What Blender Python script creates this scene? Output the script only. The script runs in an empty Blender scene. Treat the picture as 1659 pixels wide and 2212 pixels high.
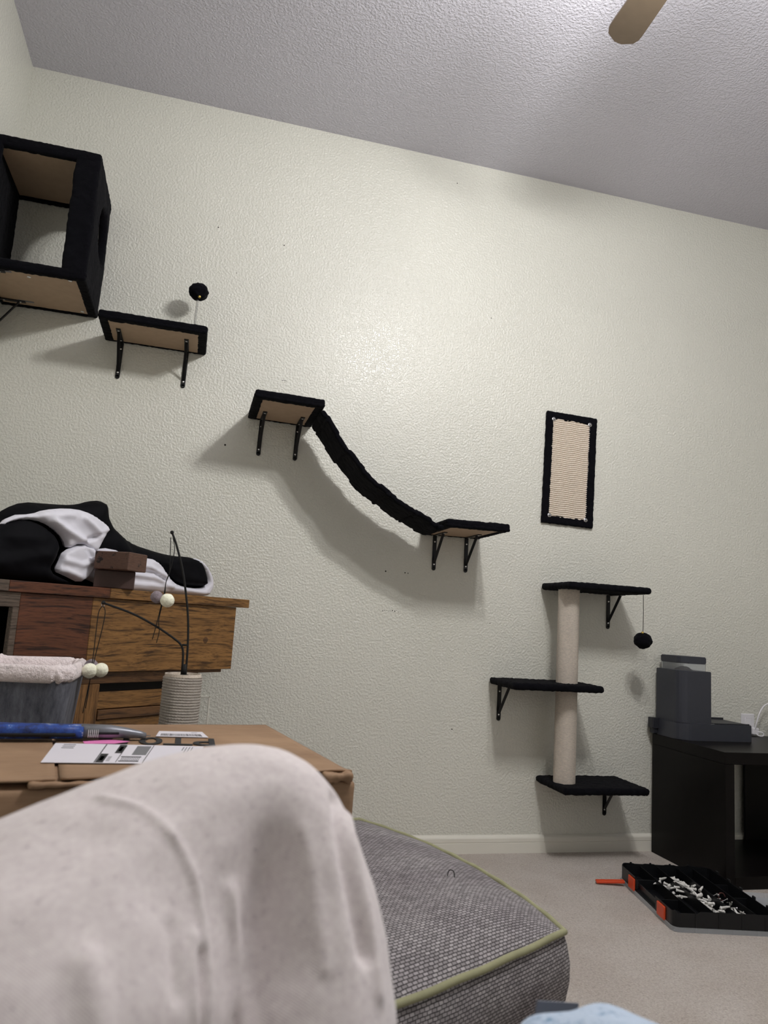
import bpy, bmesh, math, random
from math import sin, cos, pi, radians, sqrt, exp
from mathutils import Vector, Matrix, noise
from mathutils.bvhtree import BVHTree
random.seed(7)
S = bpy.context.scene
COL = S.collection

# ------------------------------------------------------------------ camera
cd = bpy.data.cameras.new('camera'); cam = bpy.data.objects.new('camera', cd); COL.objects.link(cam)
cd.sensor_fit = 'VERTICAL'; cd.sensor_height = 36.0; cd.sensor_width = 27.0
cd.lens = 36.0 * 1610.6 / 2212.0
cd.clip_start = 0.02
RX = Vector((0.96571221, -0.25211578, 0.06194802))
UP = Vector((-0.09608018, -0.12540142, 0.9874427))
FW = Vector((0.24118152, 0.95953745, 0.14532501))
CAM = Vector((0.0, -3.0, 0.9084))
m = Matrix.Identity(4)
for i in range(3):
    m[i][0] = RX[i]; m[i][1] = UP[i]; m[i][2] = -FW[i]; m[i][3] = CAM[i]
cam.matrix_world = m
cd.dof.use_dof = True; cd.dof.focus_distance = 2.9; cd.dof.aperture_fstop = 7.5
S.camera = cam

# ------------------------------------------------------------------ world, lamps, exposure
W = bpy.data.worlds.new('world'); S.world = W; W.use_nodes = True
W.node_tree.nodes['Background'].inputs[0].default_value = (0.6, 0.65, 0.75, 1)
W.node_tree.nodes['Background'].inputs[1].default_value = 0.02
S.view_settings.view_transform = 'Standard'; S.view_settings.look = 'None'
S.view_settings.gamma = 1.0; S.view_settings.use_curve_mapping = False
S.view_settings.exposure = 0.06
FAN = Vector((1.10, -1.84, 0))          # axis of the ceiling fan that carries the light kit
LAMPS = [(1.00, -1.66, 2.68), (1.21, -1.80, 2.68), (1.02, -1.95, 2.68)]
LAMP_W = 33.5
def point_lamp(p, w, col, r=0.05):
    l = bpy.data.lights.new('fan_bulb_light', 'POINT'); l.energy = w; l.color = col; l.shadow_soft_size = r
    o = bpy.data.objects.new('fan_bulb_light', l); COL.objects.link(o); o.location = p
for p in LAMPS: point_lamp(p, LAMP_W, (1.0, 0.99, 0.975))
# added cool fill light behind the camera; the closed room has no lamp there
la = bpy.data.lights.new('fill_light', 'AREA'); la.shape = 'RECTANGLE'; la.size = 1.6; la.size_y = 1.6
la.energy = 6; la.color = (0.86, 0.90, 1.0)
lo = bpy.data.objects.new('fill_light', la); COL.objects.link(lo); lo.location = (2.6, -4.9, 2.1)
lo.rotation_euler = (radians(84), 0, 0)

# ------------------------------------------------------------------ materials
def lin(c):
    r = []
    for v in c:
        v /= 255.0
        r.append(v / 12.92 if v <= 0.04045 else ((v + 0.055) / 1.055) ** 2.4)
    return (*r, 1.0)
class NT:
    def __init__(s, name):
        s.m = bpy.data.materials.new(name); s.m.use_nodes = True; s.t = s.m.node_tree
        s.b = s.t.nodes['Principled BSDF']
    def n(s, typ, **k):
        nd = s.t.nodes.new(typ)
        for a, v in k.items():
            if a.startswith('i_'):
                key = a[2:]; key = int(key) if key.isdigit() else key.replace('_', ' ')
                nd.inputs[key].default_value = v
            else: setattr(nd, a, v)
        return nd
    def l(s, a, b): s.t.links.new(a, b)
    def coord(s, kind='Object', scale=(1, 1, 1), rot=(0, 0, 0)):
        c = s.n('ShaderNodeTexCoord'); mp = s.n('ShaderNodeMapping')
        mp.inputs['Scale'].default_value = scale; mp.inputs['Rotation'].default_value = rot
        s.l(c.outputs[kind], mp.inputs['Vector']); return mp.outputs[0]
    def noise(s, vec, scale, detail=3, rough=0.5):
        nd = s.n('ShaderNodeTexNoise'); nd.inputs['Scale'].default_value = scale
        nd.inputs['Detail'].default_value = detail; nd.inputs['Roughness'].default_value = rough
        s.l(vec, nd.inputs['Vector']); return nd.outputs[0]
    def ramp(s, fac, stops):
        r = s.n('ShaderNodeValToRGB'); e = r.color_ramp.elements
        while len(e) < len(stops): e.new(0.5)
        for k, (p, c) in enumerate(stops): e[k].position = p; e[k].color = c
        s.l(fac, r.inputs[0]); return r.outputs[0]
    def bump(s, h, strength, dist, prev=None):
        b = s.n('ShaderNodeBump'); b.inputs['Strength'].default_value = strength
        b.inputs['Distance'].default_value = dist; s.l(h, b.inputs['Height'])
        if prev is not None: s.l(prev, b.inputs['Normal'])
        return b.outputs[0]
    def setc(s, c): s.b.inputs['Base Color'].default_value = c
    def rough(s, v): s.b.inputs['Roughness'].default_value = v
def simple(name, c, rough=0.5, metal=0.0, bump=None, var=0.0, spec=0.5):
    t = NT(name); t.rough(rough); t.b.inputs['Metallic'].default_value = metal
    t.b.inputs['Specular IOR Level'].default_value = spec
    v = t.coord('Object')
    if var:
        n = t.noise(v, 35, 3); a = [max(0, x * (1 - var)) for x in c[:3]] + [1]; b = [min(1, x * (1 + var)) for x in c[:3]] + [1]
        t.l(t.ramp(n, [(0.3, a), (0.7, b)]), t.b.inputs['Base Color'])
    else: t.setc(c)
    if bump:
        n = t.noise(v, bump[0], 3); t.l(t.bump(n, bump[1], bump[2]), t.b.inputs['Normal'])
    return t.m
def mat_wall(name, c, rough, s1, b1):
    t = NT(name); v = t.coord('Object')
    big = t.noise(v, 1.3, 2)
    a = [x * 0.975 for x in c[:3]] + [1]; b = [min(1, x * 1.02) for x in c[:3]] + [1]
    t.l(t.ramp(big, [(0.35, a), (0.65, b)]), t.b.inputs['Base Color'])
    n1 = t.noise(v, s1, 2, 0.45)
    r1 = t.ramp(n1, [(0.40, (0, 0, 0, 1)), (0.62, (1, 1, 1, 1))])
    n2 = t.noise(v, s1 * 3.1, 2)
    mx = t.n('ShaderNodeMath', operation='MULTIPLY_ADD'); t.l(n2, mx.inputs[0]); mx.inputs[1].default_value = 0.35; t.l(r1, mx.inputs[2])
    t.l(t.bump(mx.outputs[0], b1, 0.0016), t.b.inputs['Normal'])
    t.rough(rough); return t.m
M = {}
M['wall'] = mat_wall('wall_paint', lin((217, 216, 206)), 0.25, 112, 0.75)
M['ceiling'] = mat_wall('ceiling_paint', lin((208, 206, 216)), 0.5, 120, 0.85)
M['trim'] = simple('trim_paint', lin((228, 225, 214)), 0.32, bump=(30, 0.05, 0.001))
def mat_carpet():
    t = NT('carpet'); v = t.coord('Object')
    n1 = t.noise(v, 170, 4, 0.75); n2 = t.noise(v, 4, 4, 0.65); n3 = t.noise(v, 75, 4, 0.75)
    c1 = t.ramp(n1, [(0.32, lin((196, 182, 172))), (0.62, lin((252, 244, 236)))])
    c2 = t.ramp(n2, [(0.38, lin((222, 209, 198))), (0.62, lin((248, 239, 231)))])
    mx = t.n('ShaderNodeMixRGB', blend_type='MIX', i_0=0.38); t.l(c1, mx.inputs[1]); t.l(c2, mx.inputs[2])
    c3 = t.ramp(n3, [(0.36, (0.88, 0.87, 0.86, 1)), (0.50, (1, 1, 1, 1))]); m3 = t.n('ShaderNodeMixRGB', blend_type='MULTIPLY', i_0=1.0); t.l(mx.outputs[0], m3.inputs[1]); t.l(c3, m3.inputs[2])
    t.l(m3.outputs[0], t.b.inputs['Base Color'])
    ad = t.n('ShaderNodeMath', operation='ADD'); t.l(n1, ad.inputs[0]); t.l(n3, ad.inputs[1])
    t.l(t.bump(ad.outputs[0], 1.0, 0.009), t.b.inputs['Normal'])
    t.rough(0.95); t.b.inputs['Specular IOR Level'].default_value = 0.1; return t.m
M['carpet'] = mat_carpet()
def mat_plush(name, c, sheen=0.12, scale=420, b=0.8, dist=0.002):
    t = NT(name); v = t.coord('Object'); n = t.noise(v, scale, 3, 0.7); n2 = t.noise(v, 28, 3, 0.6)
    a = [x * 0.6 for x in c[:3]] + [1]; d = [min(1, x * 1.35) for x in c[:3]] + [1]
    ad = t.n('ShaderNodeMath', operation='ADD'); t.l(n, ad.inputs[0]); t.l(n2, ad.inputs[1])
    t.l(t.ramp(ad.outputs[0], [(0.3, a), (1.0, d)]), t.b.inputs['Base Color'])
    t.l(t.bump(n, b, dist, t.bump(n2, 0.5, 0.01)), t.b.inputs['Normal'])
    t.rough(1.0); t.b.inputs['Specular IOR Level'].default_value = 0.05
    t.b.inputs['Sheen Weight'].default_value = sheen; t.b.inputs['Sheen Roughness'].default_value = 0.5
    return t.m
M['plush'] = mat_plush('black_plush', (0.0035, 0.0035, 0.005, 1), 0.03)
M['fleece'] = mat_plush('pinkish_fleece', lin((226, 213, 213)), 0.1, 160, 0.9, 0.006)
M['pompom'] = mat_plush('cream_wool', lin((240, 224, 204)), 0.15, 260, 0.6, 0.002)
M['pompom_grey'] = mat_plush('grey_wool', lin((128, 118, 124)), 0.15, 260, 0.6, 0.002)
M['blue'] = mat_plush('pale_blue_plush', lin((158, 190, 218)), 0.2, 190, 0.5, 0.004)
M['mdf'] = simple('bare_fibreboard', lin((176, 152, 126)), 0.75, bump=(60, 0.1, 0.001), var=0.04)
M['black_metal'] = simple('black_powder_coat', (0.005, 0.005, 0.006, 1), 0.4, spec=0.35)
M['chrome'] = simple('bright_steel', (0.75, 0.75, 0.75, 1), 0.22, 1.0)
M['brass'] = simple('yellow_brass', (0.75, 0.55, 0.15, 1), 0.3, 1.0)
M['cord'] = simple('black_cord', (0.006, 0.006, 0.006, 1), 0.8)
M['screwhole'] = simple('dark_hole_mark', (0.03, 0.025, 0.02, 1), 0.9)
M['white_plastic'] = simple('white_plastic', lin((232, 230, 234)), 0.35)
M['white_cloth'] = simple('white_satin', lin((226, 225, 234)), 0.55, bump=(500, 0.1, 0.0006))
M['black_cloth'] = simple('black_cloth', (0.003, 0.003, 0.0045, 1), 0.75, spec=0.12)
M['feeder'] = simple('dark_grey_plastic', lin((56, 58, 66)), 0.4, spec=0.4)
M['feeder_dark'] = simple('charcoal_plastic', lin((40, 41, 47)), 0.45, spec=0.4)
M['kibble'] = simple('kibble', lin((70, 50, 36)), 0.9, bump=(90, 0.8, 0.01))
M['orange'] = simple('orange_plastic', lin((216, 74, 34)), 0.4)
M['black_plastic'] = simple('black_plastic', (0.006, 0.0065, 0.008, 1), 0.36, spec=0.35)
M['anchor'] = simple('off_white_nylon', lin((226, 224, 220)), 0.45)
M['copper'] = simple('reddish_metal', lin((96, 60, 56)), 0.4, 0.6)
M['paper'] = simple('white_label_paper', lin((226, 222, 230)), 0.6)
M['ink'] = simple('black_ink', (0.02, 0.02, 0.022, 1), 0.7)
M['inkgrey'] = simple('grey_ink', lin((120, 120, 124)), 0.7)
M['pink'] = simple('pink_paper', lin((232, 130, 190)), 0.6)
M['steel'] = simple('brushed_steel', lin((150, 150, 154)), 0.35, 0.8)
M['card'] = simple('grey_card', lin((118, 122, 134)), 0.6)
M['blade'] = simple('fan_blade_wood', lin((96, 83, 68)), 0.5, bump=(40, 0.05, 0.001), var=0.05)
M['bronze'] = simple('bronze_metal', lin((70, 58, 48)), 0.4, 0.7)
M['skin'] = simple('skin', lin((214, 170, 146)), 0.55)
def mat_clear(name, tint=(0.9, 0.92, 0.95, 1), rough=0.12):
    t = NT(name); t.setc(tint); t.rough(rough)
    t.b.inputs['Transmission Weight'].default_value = 0.92; t.b.inputs['IOR'].default_value = 1.2
    return t.m
M['clear'] = mat_clear('clear_plastic'); M['frost'] = mat_clear('frosted_clear_plastic', (0.82, 0.84, 0.87, 1), 0.3)
M['frost'].node_tree.nodes['Principled BSDF'].inputs['Transmission Weight'].default_value = 0.72
def mat_glow():
    t = NT('lamp_glass'); t.setc((1, 0.97, 0.9, 1)); t.rough(0.3); t.b.inputs['Transmission Weight'].default_value = 0.95
    t.b.inputs['IOR'].default_value = 1.02; return t.m
M['lamp_glass'] = mat_glow()
def mat_wood(name, dark, light, fine=150.0, warp=0.9, rough=0.5, axis='X', knot=None):
    """plain-sawn grain: noise drawn out along the board, bent by a slow noise, plus short dark pores"""
    t = NT(name); tc = t.n('ShaderNodeTexCoord')
    al = (0.045, 1, 1) if axis == 'X' else (1, 1, 0.045)
    lo = t.n('ShaderNodeTexNoise'); lo.inputs['Scale'].default_value = 9; lo.inputs['Detail'].default_value = 2
    mp = t.n('ShaderNodeMapping'); mp.inputs['Scale'].default_value = (0.35, 1, 1) if axis == 'X' else (1, 1, 0.35)
    t.l(tc.outputs['Object'], mp.inputs['Vector']); t.l(mp.outputs[0], lo.inputs['Vector'])
    sub = t.n('ShaderNodeVectorMath', operation='SUBTRACT'); t.l(lo.outputs['Color'], sub.inputs[0]); sub.inputs[1].default_value = (0.5, 0.5, 0.5)
    sc = t.n('ShaderNodeVectorMath', operation='SCALE'); sc.inputs['Scale'].default_value = 0.05 * warp; t.l(sub.outputs[0], sc.inputs[0])
    ad = t.n('ShaderNodeVectorMath', operation='ADD'); t.l(tc.outputs['Object'], ad.inputs[0]); t.l(sc.outputs[0], ad.inputs[1])
    m1 = t.n('ShaderNodeMapping'); m1.inputs['Scale'].default_value = al; t.l(ad.outputs[0], m1.inputs['Vector'])
    g = t.noise(m1.outputs[0], fine, 3, 0.55)
    m2 = t.n('ShaderNodeMapping'); m2.inputs['Scale'].default_value = (0.06, 1, 1) if axis == 'X' else (1, 1, 0.06); t.l(ad.outputs[0], m2.inputs['Vector'])
    p = t.noise(m2.outputs[0], fine * 3.5, 2, 0.5)
    big = t.noise(m1.outputs[0], 22, 2, 0.5)
    mid = [a * 0.4 + b * 0.6 for a, b in zip(dark, light)]
    c = t.ramp(g, [(0.34, dark), (0.44, mid), (0.60, light)])
    c2 = t.ramp(p, [(0.36, (0.42, 0.38, 0.36, 1)), (0.46, (1, 1, 1, 1))])
    c3 = t.ramp(big, [(0.3, (0.72, 0.70, 0.68, 1)), (0.7, (1.0, 1.0, 1.0, 1))])
    mx = t.n('ShaderNodeMixRGB', blend_type='MULTIPLY', i_0=0.8); t.l(c, mx.inputs[1]); t.l(c2, mx.inputs[2])
    mx2 = t.n('ShaderNodeMixRGB', blend_type='MULTIPLY', i_0=1.0); t.l(mx.outputs[0], mx2.inputs[1]); t.l(c3, mx2.inputs[2])
    t.l(mx2.outputs[0], t.b.inputs['Base Color'])
    t.l(t.bump(g, 0.2, 0.001), t.b.inputs['Normal']); t.rough(rough); return t.m
M['oak'] = mat_wood('golden_oak', lin((70, 44, 18)), lin((156, 114, 64)))
M['oak_red'] = mat_wood('reddish_oak', lin((46, 22, 12)), lin((112, 66, 42)), 150)
M['oak_grey'] = mat_wood('greyed_oak', lin((62, 54, 46)), lin((112, 98, 86)), 200, 0.4)
M['oak_dark'] = mat_wood('dark_oak', lin((44, 26, 14)), lin((112, 78, 46)), 120)
M['oak_vert'] = mat_wood('upright_grain_oak', lin((70, 44, 20)), lin((150, 108, 62)), 140, 0.5, axis='Z')
M['espresso'] = simple('black_brown_laminate', (0.0042, 0.0032, 0.0032, 1), 0.38, bump=(20, 0.04, 0.001), var=0.15, spec=0.16)
def mat_block():
    t = NT('worn_brown_paint'); v = t.coord('Object')
    n = t.noise(v, 34, 5, 0.75); n2 = t.noise(t.coord('Object', (6, 6, 60)), 10, 3)
    base = t.ramp(n2, [(0.3, lin((78, 54, 44))), (0.7, lin((104, 76, 62)))])
    msk = t.ramp(n, [(0.60, (0, 0, 0, 1)), (0.63, (1, 1, 1, 1))])
    mx = t.n('ShaderNodeMixRGB'); t.l(msk, mx.inputs[0]); t.l(base, mx.inputs[1]); mx.inputs[2].default_value = lin((28, 16, 12))
    t.l(mx.outputs[0], t.b.inputs['Base Color']); t.rough(0.5); t.l(t.bump(msk, 0.3, 0.002), t.b.inputs['Normal']); return t.m
M['block'] = mat_block()
M['block_dark'] = simple('dark_brown_paint', lin((72, 52, 48)), 0.5, var=0.08)
def mat_cardboard():
    t = NT('cardboard'); v = t.coord('Object')
    n = t.noise(v, 5, 4, 0.6); n2 = t.noise(t.coord('Object', (3, 60, 60)), 4, 3)
    c = t.ramp(n, [(0.3, lin((140, 110, 84))), (0.7, lin((170, 138, 108)))])
    c2 = t.ramp(n2, [(0.3, (0.86, 0.86, 0.86, 1)), (0.7, (1, 1, 1, 1))])
    mx = t.n('ShaderNodeMixRGB', blend_type='MULTIPLY', i_0=1.0); t.l(c, mx.inputs[1]); t.l(c2, mx.inputs[2])
    t.l(mx.outputs[0], t.b.inputs['Base Color']); t.rough(0.75)
    n3 = t.noise(v, 16, 3); t.l(t.bump(n3, 0.35, 0.008), t.b.inputs['Normal']); return t.m
M['cardboard'] = mat_cardboard()
def mat_sisal(name, c, zs, tw, strength=0.8):
    t = NT(name); tc = t.n('ShaderNodeTexCoord'); sp = t.n('ShaderNodeSeparateXYZ'); t.l(tc.outputs['Object'], sp.inputs[0])
    at = t.n('ShaderNodeMath', operation='ARCTAN2'); t.l(sp.outputs[1], at.inputs[0]); t.l(sp.outputs[0], at.inputs[1])
    cb = t.n('ShaderNodeCombineXYZ'); t.l(at.outputs[0], cb.inputs[0]); t.l(sp.outputs[2], cb.inputs[2])
    mp = t.n('ShaderNodeMapping'); mp.inputs['Scale'].default_value = (tw, 1, zs); t.l(cb.outputs[0], mp.inputs['Vector'])
    w = t.n('ShaderNodeTexWave', wave_type='BANDS', bands_direction='DIAGONAL'); w.inputs['Scale'].default_value = 1.0
    w.inputs['Distortion'].default_value = 1.5; t.l(mp.outputs[0], w.inputs['Vector'])
    n = t.noise(t.coord('Object', (1, 1, 4)), 90, 4, 0.7)
    d = [x * 0.72 for x in c[:3]] + [1]
    t.l(t.ramp(n, [(0.3, d), (0.65, c)]), t.b.inputs['Base Color'])
    ad = t.n('ShaderNodeMath', operation='ADD'); t.l(w.outputs[0], ad.inputs[0]); t.l(n, ad.inputs[1])
    t.l(t.bump(ad.outputs[0], strength, 0.0015), t.b.inputs['Normal']); t.rough(0.85)
    t.b.inputs['Specular IOR Level'].default_value = 0.15; return t.m
M['sisal'] = mat_sisal('sisal_rope', lin((250, 240, 228)), 420, 46)
M['sisal_wall'] = mat_sisal('pale_sisal_rope', lin((244, 232, 218)), 600, 70, 0.6)
def mat_sisal_mat():
    t = NT('sisal_mat'); v = t.coord('Object'); n = t.noise(v, 260, 3, 0.7)
    t.l(t.ramp(n, [(0.3, lin((210, 196, 180))), (0.65, lin((240, 229, 216)))]), t.b.inputs['Base Color'])
    t.l(t.bump(n, 0.5, 0.001), t.b.inputs['Normal']); t.rough(0.9); return t.m
M['sisal_mat'] = mat_sisal_mat()
def mat_tweed(name, dark, light, cell=0.0052):
    t = NT(name); uv = t.n('ShaderNodeTexCoord')
    b = t.n('ShaderNodeTexBrick'); b.offset = 0.5; b.squash = 1.0
    b.inputs['Scale'].default_value = 1.0 / cell / 2.0; b.inputs['Mortar Size'].default_value = 0.09
    b.inputs['Mortar Smooth'].default_value = 0.9; b.inputs['Brick Width'].default_value = 0.9; b.inputs['Row Height'].default_value = 0.5
    wn = t.n('ShaderNodeTexNoise'); wn.inputs['Scale'].default_value = 60; t.l(uv.outputs['UV'], wn.inputs['Vector'])
    vm = t.n('ShaderNodeVectorMath', operation='SCALE'); vm.inputs['Scale'].default_value = 0.0022
    vs = t.n('ShaderNodeVectorMath', operation='SUBTRACT'); t.l(wn.outputs['Color'], vs.inputs[0]); vs.inputs[1].default_value = (0.5, 0.5, 0.5)
    va = t.n('ShaderNodeVectorMath', operation='ADD'); t.l(vs.outputs[0], vm.inputs[0]); t.l(uv.outputs['UV'], va.inputs[0]); t.l(vm.outputs[0], va.inputs[1])
    t.l(va.outputs[0], b.inputs['Vector'])
    b.inputs['Color1'].default_value = light; b.inputs['Color2'].default_value = [x * 0.62 for x in light[:3]] + [1]; b.inputs['Mortar'].default_value = dark
    n = t.n('ShaderNodeTexNoise'); n.inputs['Scale'].default_value = 5; n.inputs['Detail'].default_value = 4; t.l(uv.outputs['UV'], n.inputs['Vector'])
    c = t.ramp(n.outputs[0], [(0.35, (0.78, 0.76, 0.78, 1)), (0.65, (1, 1, 1, 1))])
    mx = t.n('ShaderNodeMixRGB', blend_type='MULTIPLY', i_0=1.0); t.l(b.outputs['Color'], mx.inputs[1]); t.l(c, mx.inputs[2])
    t.l(mx.outputs[0], t.b.inputs['Base Color'])
    iv = t.n('ShaderNodeMath', operation='SUBTRACT', i_0=1.0); t.l(b.outputs['Fac'], iv.inputs[1])
    t.l(t.bump(iv.outputs[0], 0.8, 0.002), t.b.inputs['Normal']); t.rough(0.95); t.b.inputs['Specular IOR Level'].default_value = 0.1
    return t.m
M['tweed'] = mat_tweed('grey_tweed', lin((46, 43, 46)), lin((182, 177, 178)))
M['piping'] = simple('olive_piping', lin((150, 149, 116)), 0.85, bump=(400, 0.3, 0.001), var=0.08)
def mat_denim_grey():
    t = NT('grey_linen_weave'); v = t.coord('Object', (1, 1, 0.25)); n = t.noise(v, 60, 4, 0.7); v2 = t.coord('Object'); n2 = t.noise(v2, 600, 2)
    t.l(t.ramp(n, [(0.3, lin((66, 68, 76))), (0.72, lin((118, 120, 130)))]), t.b.inputs['Base Color'])
    t.l(t.bump(n2, 0.6, 0.001), t.b.inputs['Normal']); t.rough(0.9); return t.m
M['basket'] = mat_denim_grey()
def mat_trousers():
    t = NT('heathered_cotton'); v = t.coord('Object'); n = t.noise(v, 190, 4, 0.65)
    c = t.ramp(n, [(0.24, lin((184, 175, 177))), (0.36, lin((226, 216, 217))), (0.7, lin((240, 232, 231)))])
    w = t.n('ShaderNodeTexWave', wave_type='BANDS', bands_direction='DIAGONAL'); w.inputs['Scale'].default_value = 260; w.inputs['Distortion'].default_value = 1.2
    t.l(v, w.inputs['Vector'])
    t.l(c, t.b.inputs['Base Color'])
    n3 = t.noise(v, 14, 3, 0.5)
    t.l(t.bump(w.outputs[0], 0.12, 0.0006, t.bump(n3, 0.35, 0.01)), t.b.inputs['Normal']); t.rough(0.9)
    t.b.inputs['Specular IOR Level'].default_value = 0.15; t.b.inputs['Sheen Weight'].default_value = 0.15
    return t.m
M['trousers'] = mat_trousers()
def mat_knife():
    t = NT('scuffed_blue_rubber'); v = t.coord('Object'); n = t.noise(v, 45, 4, 0.7)
    t.l(t.ramp(n, [(0.36, lin((20, 26, 48))), (0.5, lin((30, 62, 140))), (0.64, lin((52, 92, 170))), (0.69, lin((176, 178, 190)))]), t.b.inputs['Base Color'])
    t.rough(0.5); return t.m
M['knife_blue'] = mat_knife()
M['knife_steel'] = simple('scratched_grey_metal', lin((134, 136, 144)), 0.4, 0.5, var=0.25)

# ------------------------------------------------------------------ geometry helpers
def link(name, me, mat, parent=None, smooth=False):
    o = bpy.data.objects.new(name, me); COL.objects.link(o)
    if mat is not None and not me.materials: me.materials.append(mat if not isinstance(mat, str) else M[mat])
    if parent is not None: o.parent = parent
    if smooth: me.polygons.foreach_set('use_smooth', [True] * len(me.polygons))
    return o
def bmobj(name, bm, mat, parent=None, smooth=False):
    me = bpy.data.meshes.new(name); bmesh.ops.recalc_face_normals(bm, faces=bm.faces); bm.to_mesh(me); bm.free()
    return link(name, me, mat, parent, smooth)
def pyobj(name, v, f, mat, parent=None, smooth=False):
    me = bpy.data.meshes.new(name); me.from_pydata([tuple(p) for p in v], [], f); me.update()
    bm = bmesh.new(); bm.from_mesh(me); bmesh.ops.recalc_face_normals(bm, faces=bm.faces); bm.to_mesh(me); bm.free()
    return link(name, me, mat, parent, smooth)
def empty(name, loc=(0, 0, 0), rz=0.0, rot=None):
    o = bpy.data.objects.new(name, None); COL.objects.link(o); o.location = loc
    o.rotation_euler = rot if rot else (0, 0, rz); o.empty_display_size = 0.05; return o
def tag(o, label, cat=None, group=None, kind=None):
    if label: o['label'] = label
    if cat: o['category'] = cat
    if group: o['group'] = group
    if kind: o['kind'] = kind
    return o
def abox(bm, x0, x1, y0, y1, z0, z1, bev=0.0, seg=1, mx=None):
    c = Vector(((x0 + x1) / 2, (y0 + y1) / 2, (z0 + z1) / 2))
    b2 = bmesh.new()
    r = bmesh.ops.create_cube(b2, size=1.0, matrix=Matrix.Translation(c) @ Matrix.Diagonal((abs(x1 - x0), abs(y1 - y0), abs(z1 - z0), 1)))
    if bev > 0: bmesh.ops.bevel(b2, geom=b2.edges[:], offset=bev, segments=seg, profile=0.5, affect='EDGES')
    if mx is not None: bmesh.ops.transform(b2, matrix=mx, verts=b2.verts)
    me = bpy.data.meshes.new('t'); b2.to_mesh(me); b2.free(); bm.from_mesh(me); bpy.data.meshes.remove(me)
def box(name, x0, x1, y0, y1, z0, z1, mat, parent=None, bev=0.002, seg=1, mx=None):
    bm = bmesh.new(); abox(bm, x0, x1, y0, y1, z0, z1, bev, seg, mx)
    return bmobj(name, bm, mat, parent)
def tube_into(bm, pts, r, seg=8, cap=True):
    pts = [Vector(p) for p in pts]; n = len(pts); rr = r if isinstance(r, (list, tuple)) else [r] * n
    t0 = (pts[1] - pts[0]).normalized(); ref = Vector((0, 0, 1)) if abs(t0.z) < 0.9 else Vector((1, 0, 0))
    u = t0.cross(ref).normalized(); rings = []
    for i, p in enumerate(pts):
        t = (pts[min(i + 1, n - 1)] - pts[max(i - 1, 0)])
        t = t.normalized() if t.length > 1e-9 else t0
        u = (u - t * u.dot(t)).normalized(); v = t.cross(u)
        rings.append([bm.verts.new(p + (u * cos(2 * pi * k / seg) + v * sin(2 * pi * k / seg)) * rr[i]) for k in range(seg)])
    for a, b in zip(rings, rings[1:]):
        for k in range(seg): bm.faces.new((a[k], a[(k + 1) % seg], b[(k + 1) % seg], b[k]))
    if cap: bm.faces.new(rings[0][::-1]); bm.faces.new(rings[-1])
def tube(name, pts, r, mat, parent=None, seg=8):
    bm = bmesh.new(); tube_into(bm, pts, r, seg); return bmobj(name, bm, mat, parent, True)
def curve_pts(ctrl, n=10):
    c = [Vector(p) for p in ctrl]; out = []
    for i in range(len(c) - 1):
        p0 = c[max(i - 1, 0)]; p1 = c[i]; p2 = c[i + 1]; p3 = c[min(i + 2, len(c) - 1)]
        for k in range(n):
            t = k / n
            out.append(0.5 * ((2 * p1) + (p2 - p0) * t + (2 * p0 - 5 * p1 + 4 * p2 - p3) * t * t + (3 * p1 - p0 - 3 * p2 + p3) * t ** 3))
    out.append(c[-1]); return out
def disc_into(bm, c, nrm, r, h, seg=12, dome=0.0):
    c = Vector(c); nrm = Vector(nrm).normalized(); ref = Vector((0, 0, 1)) if abs(nrm.z) < 0.9 else Vector((1, 0, 0))
    u = nrm.cross(ref).normalized(); v = nrm.cross(u); prof = [(r, 0), (r, h * 0.6), (r * 0.75, h)]
    if dome: prof = [(r, 0), (r, h * 0.35), (r * 0.8, h * 0.75), (r * 0.4, h)]
    rings = [[bm.verts.new(c + nrm * b + (u * cos(2 * pi * k / seg) + v * sin(2 * pi * k / seg)) * a) for k in range(seg)] for a, b in prof]
    for a, b in zip(rings, rings[1:]):
        for k in range(seg): bm.faces.new((a[k], a[(k + 1) % seg], b[(k + 1) % seg], b[k]))
    bm.faces.new(rings[0][::-1]); bm.faces.new(rings[-1])
def lathe(name, prof, mat, parent=None, seg=48, loc=(0, 0, 0), smooth=True):
    v = []; f = []; n = len(prof)
    for r, z in prof:
        for k in range(seg): v.append((loc[0] + r * cos(2 * pi * k / seg), loc[1] + r * sin(2 * pi * k / seg), loc[2] + z))
    for i in range(n - 1):
        for k in range(seg): f.append((i * seg + k, i * seg + (k + 1) % seg, (i + 1) * seg + (k + 1) % seg, (i + 1) * seg + k))
    f.append(tuple(range(seg))[::-1]); f.append(tuple((n - 1) * seg + k for k in range(seg)))
    return pyobj(name, v, f, mat, parent, smooth)
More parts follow.
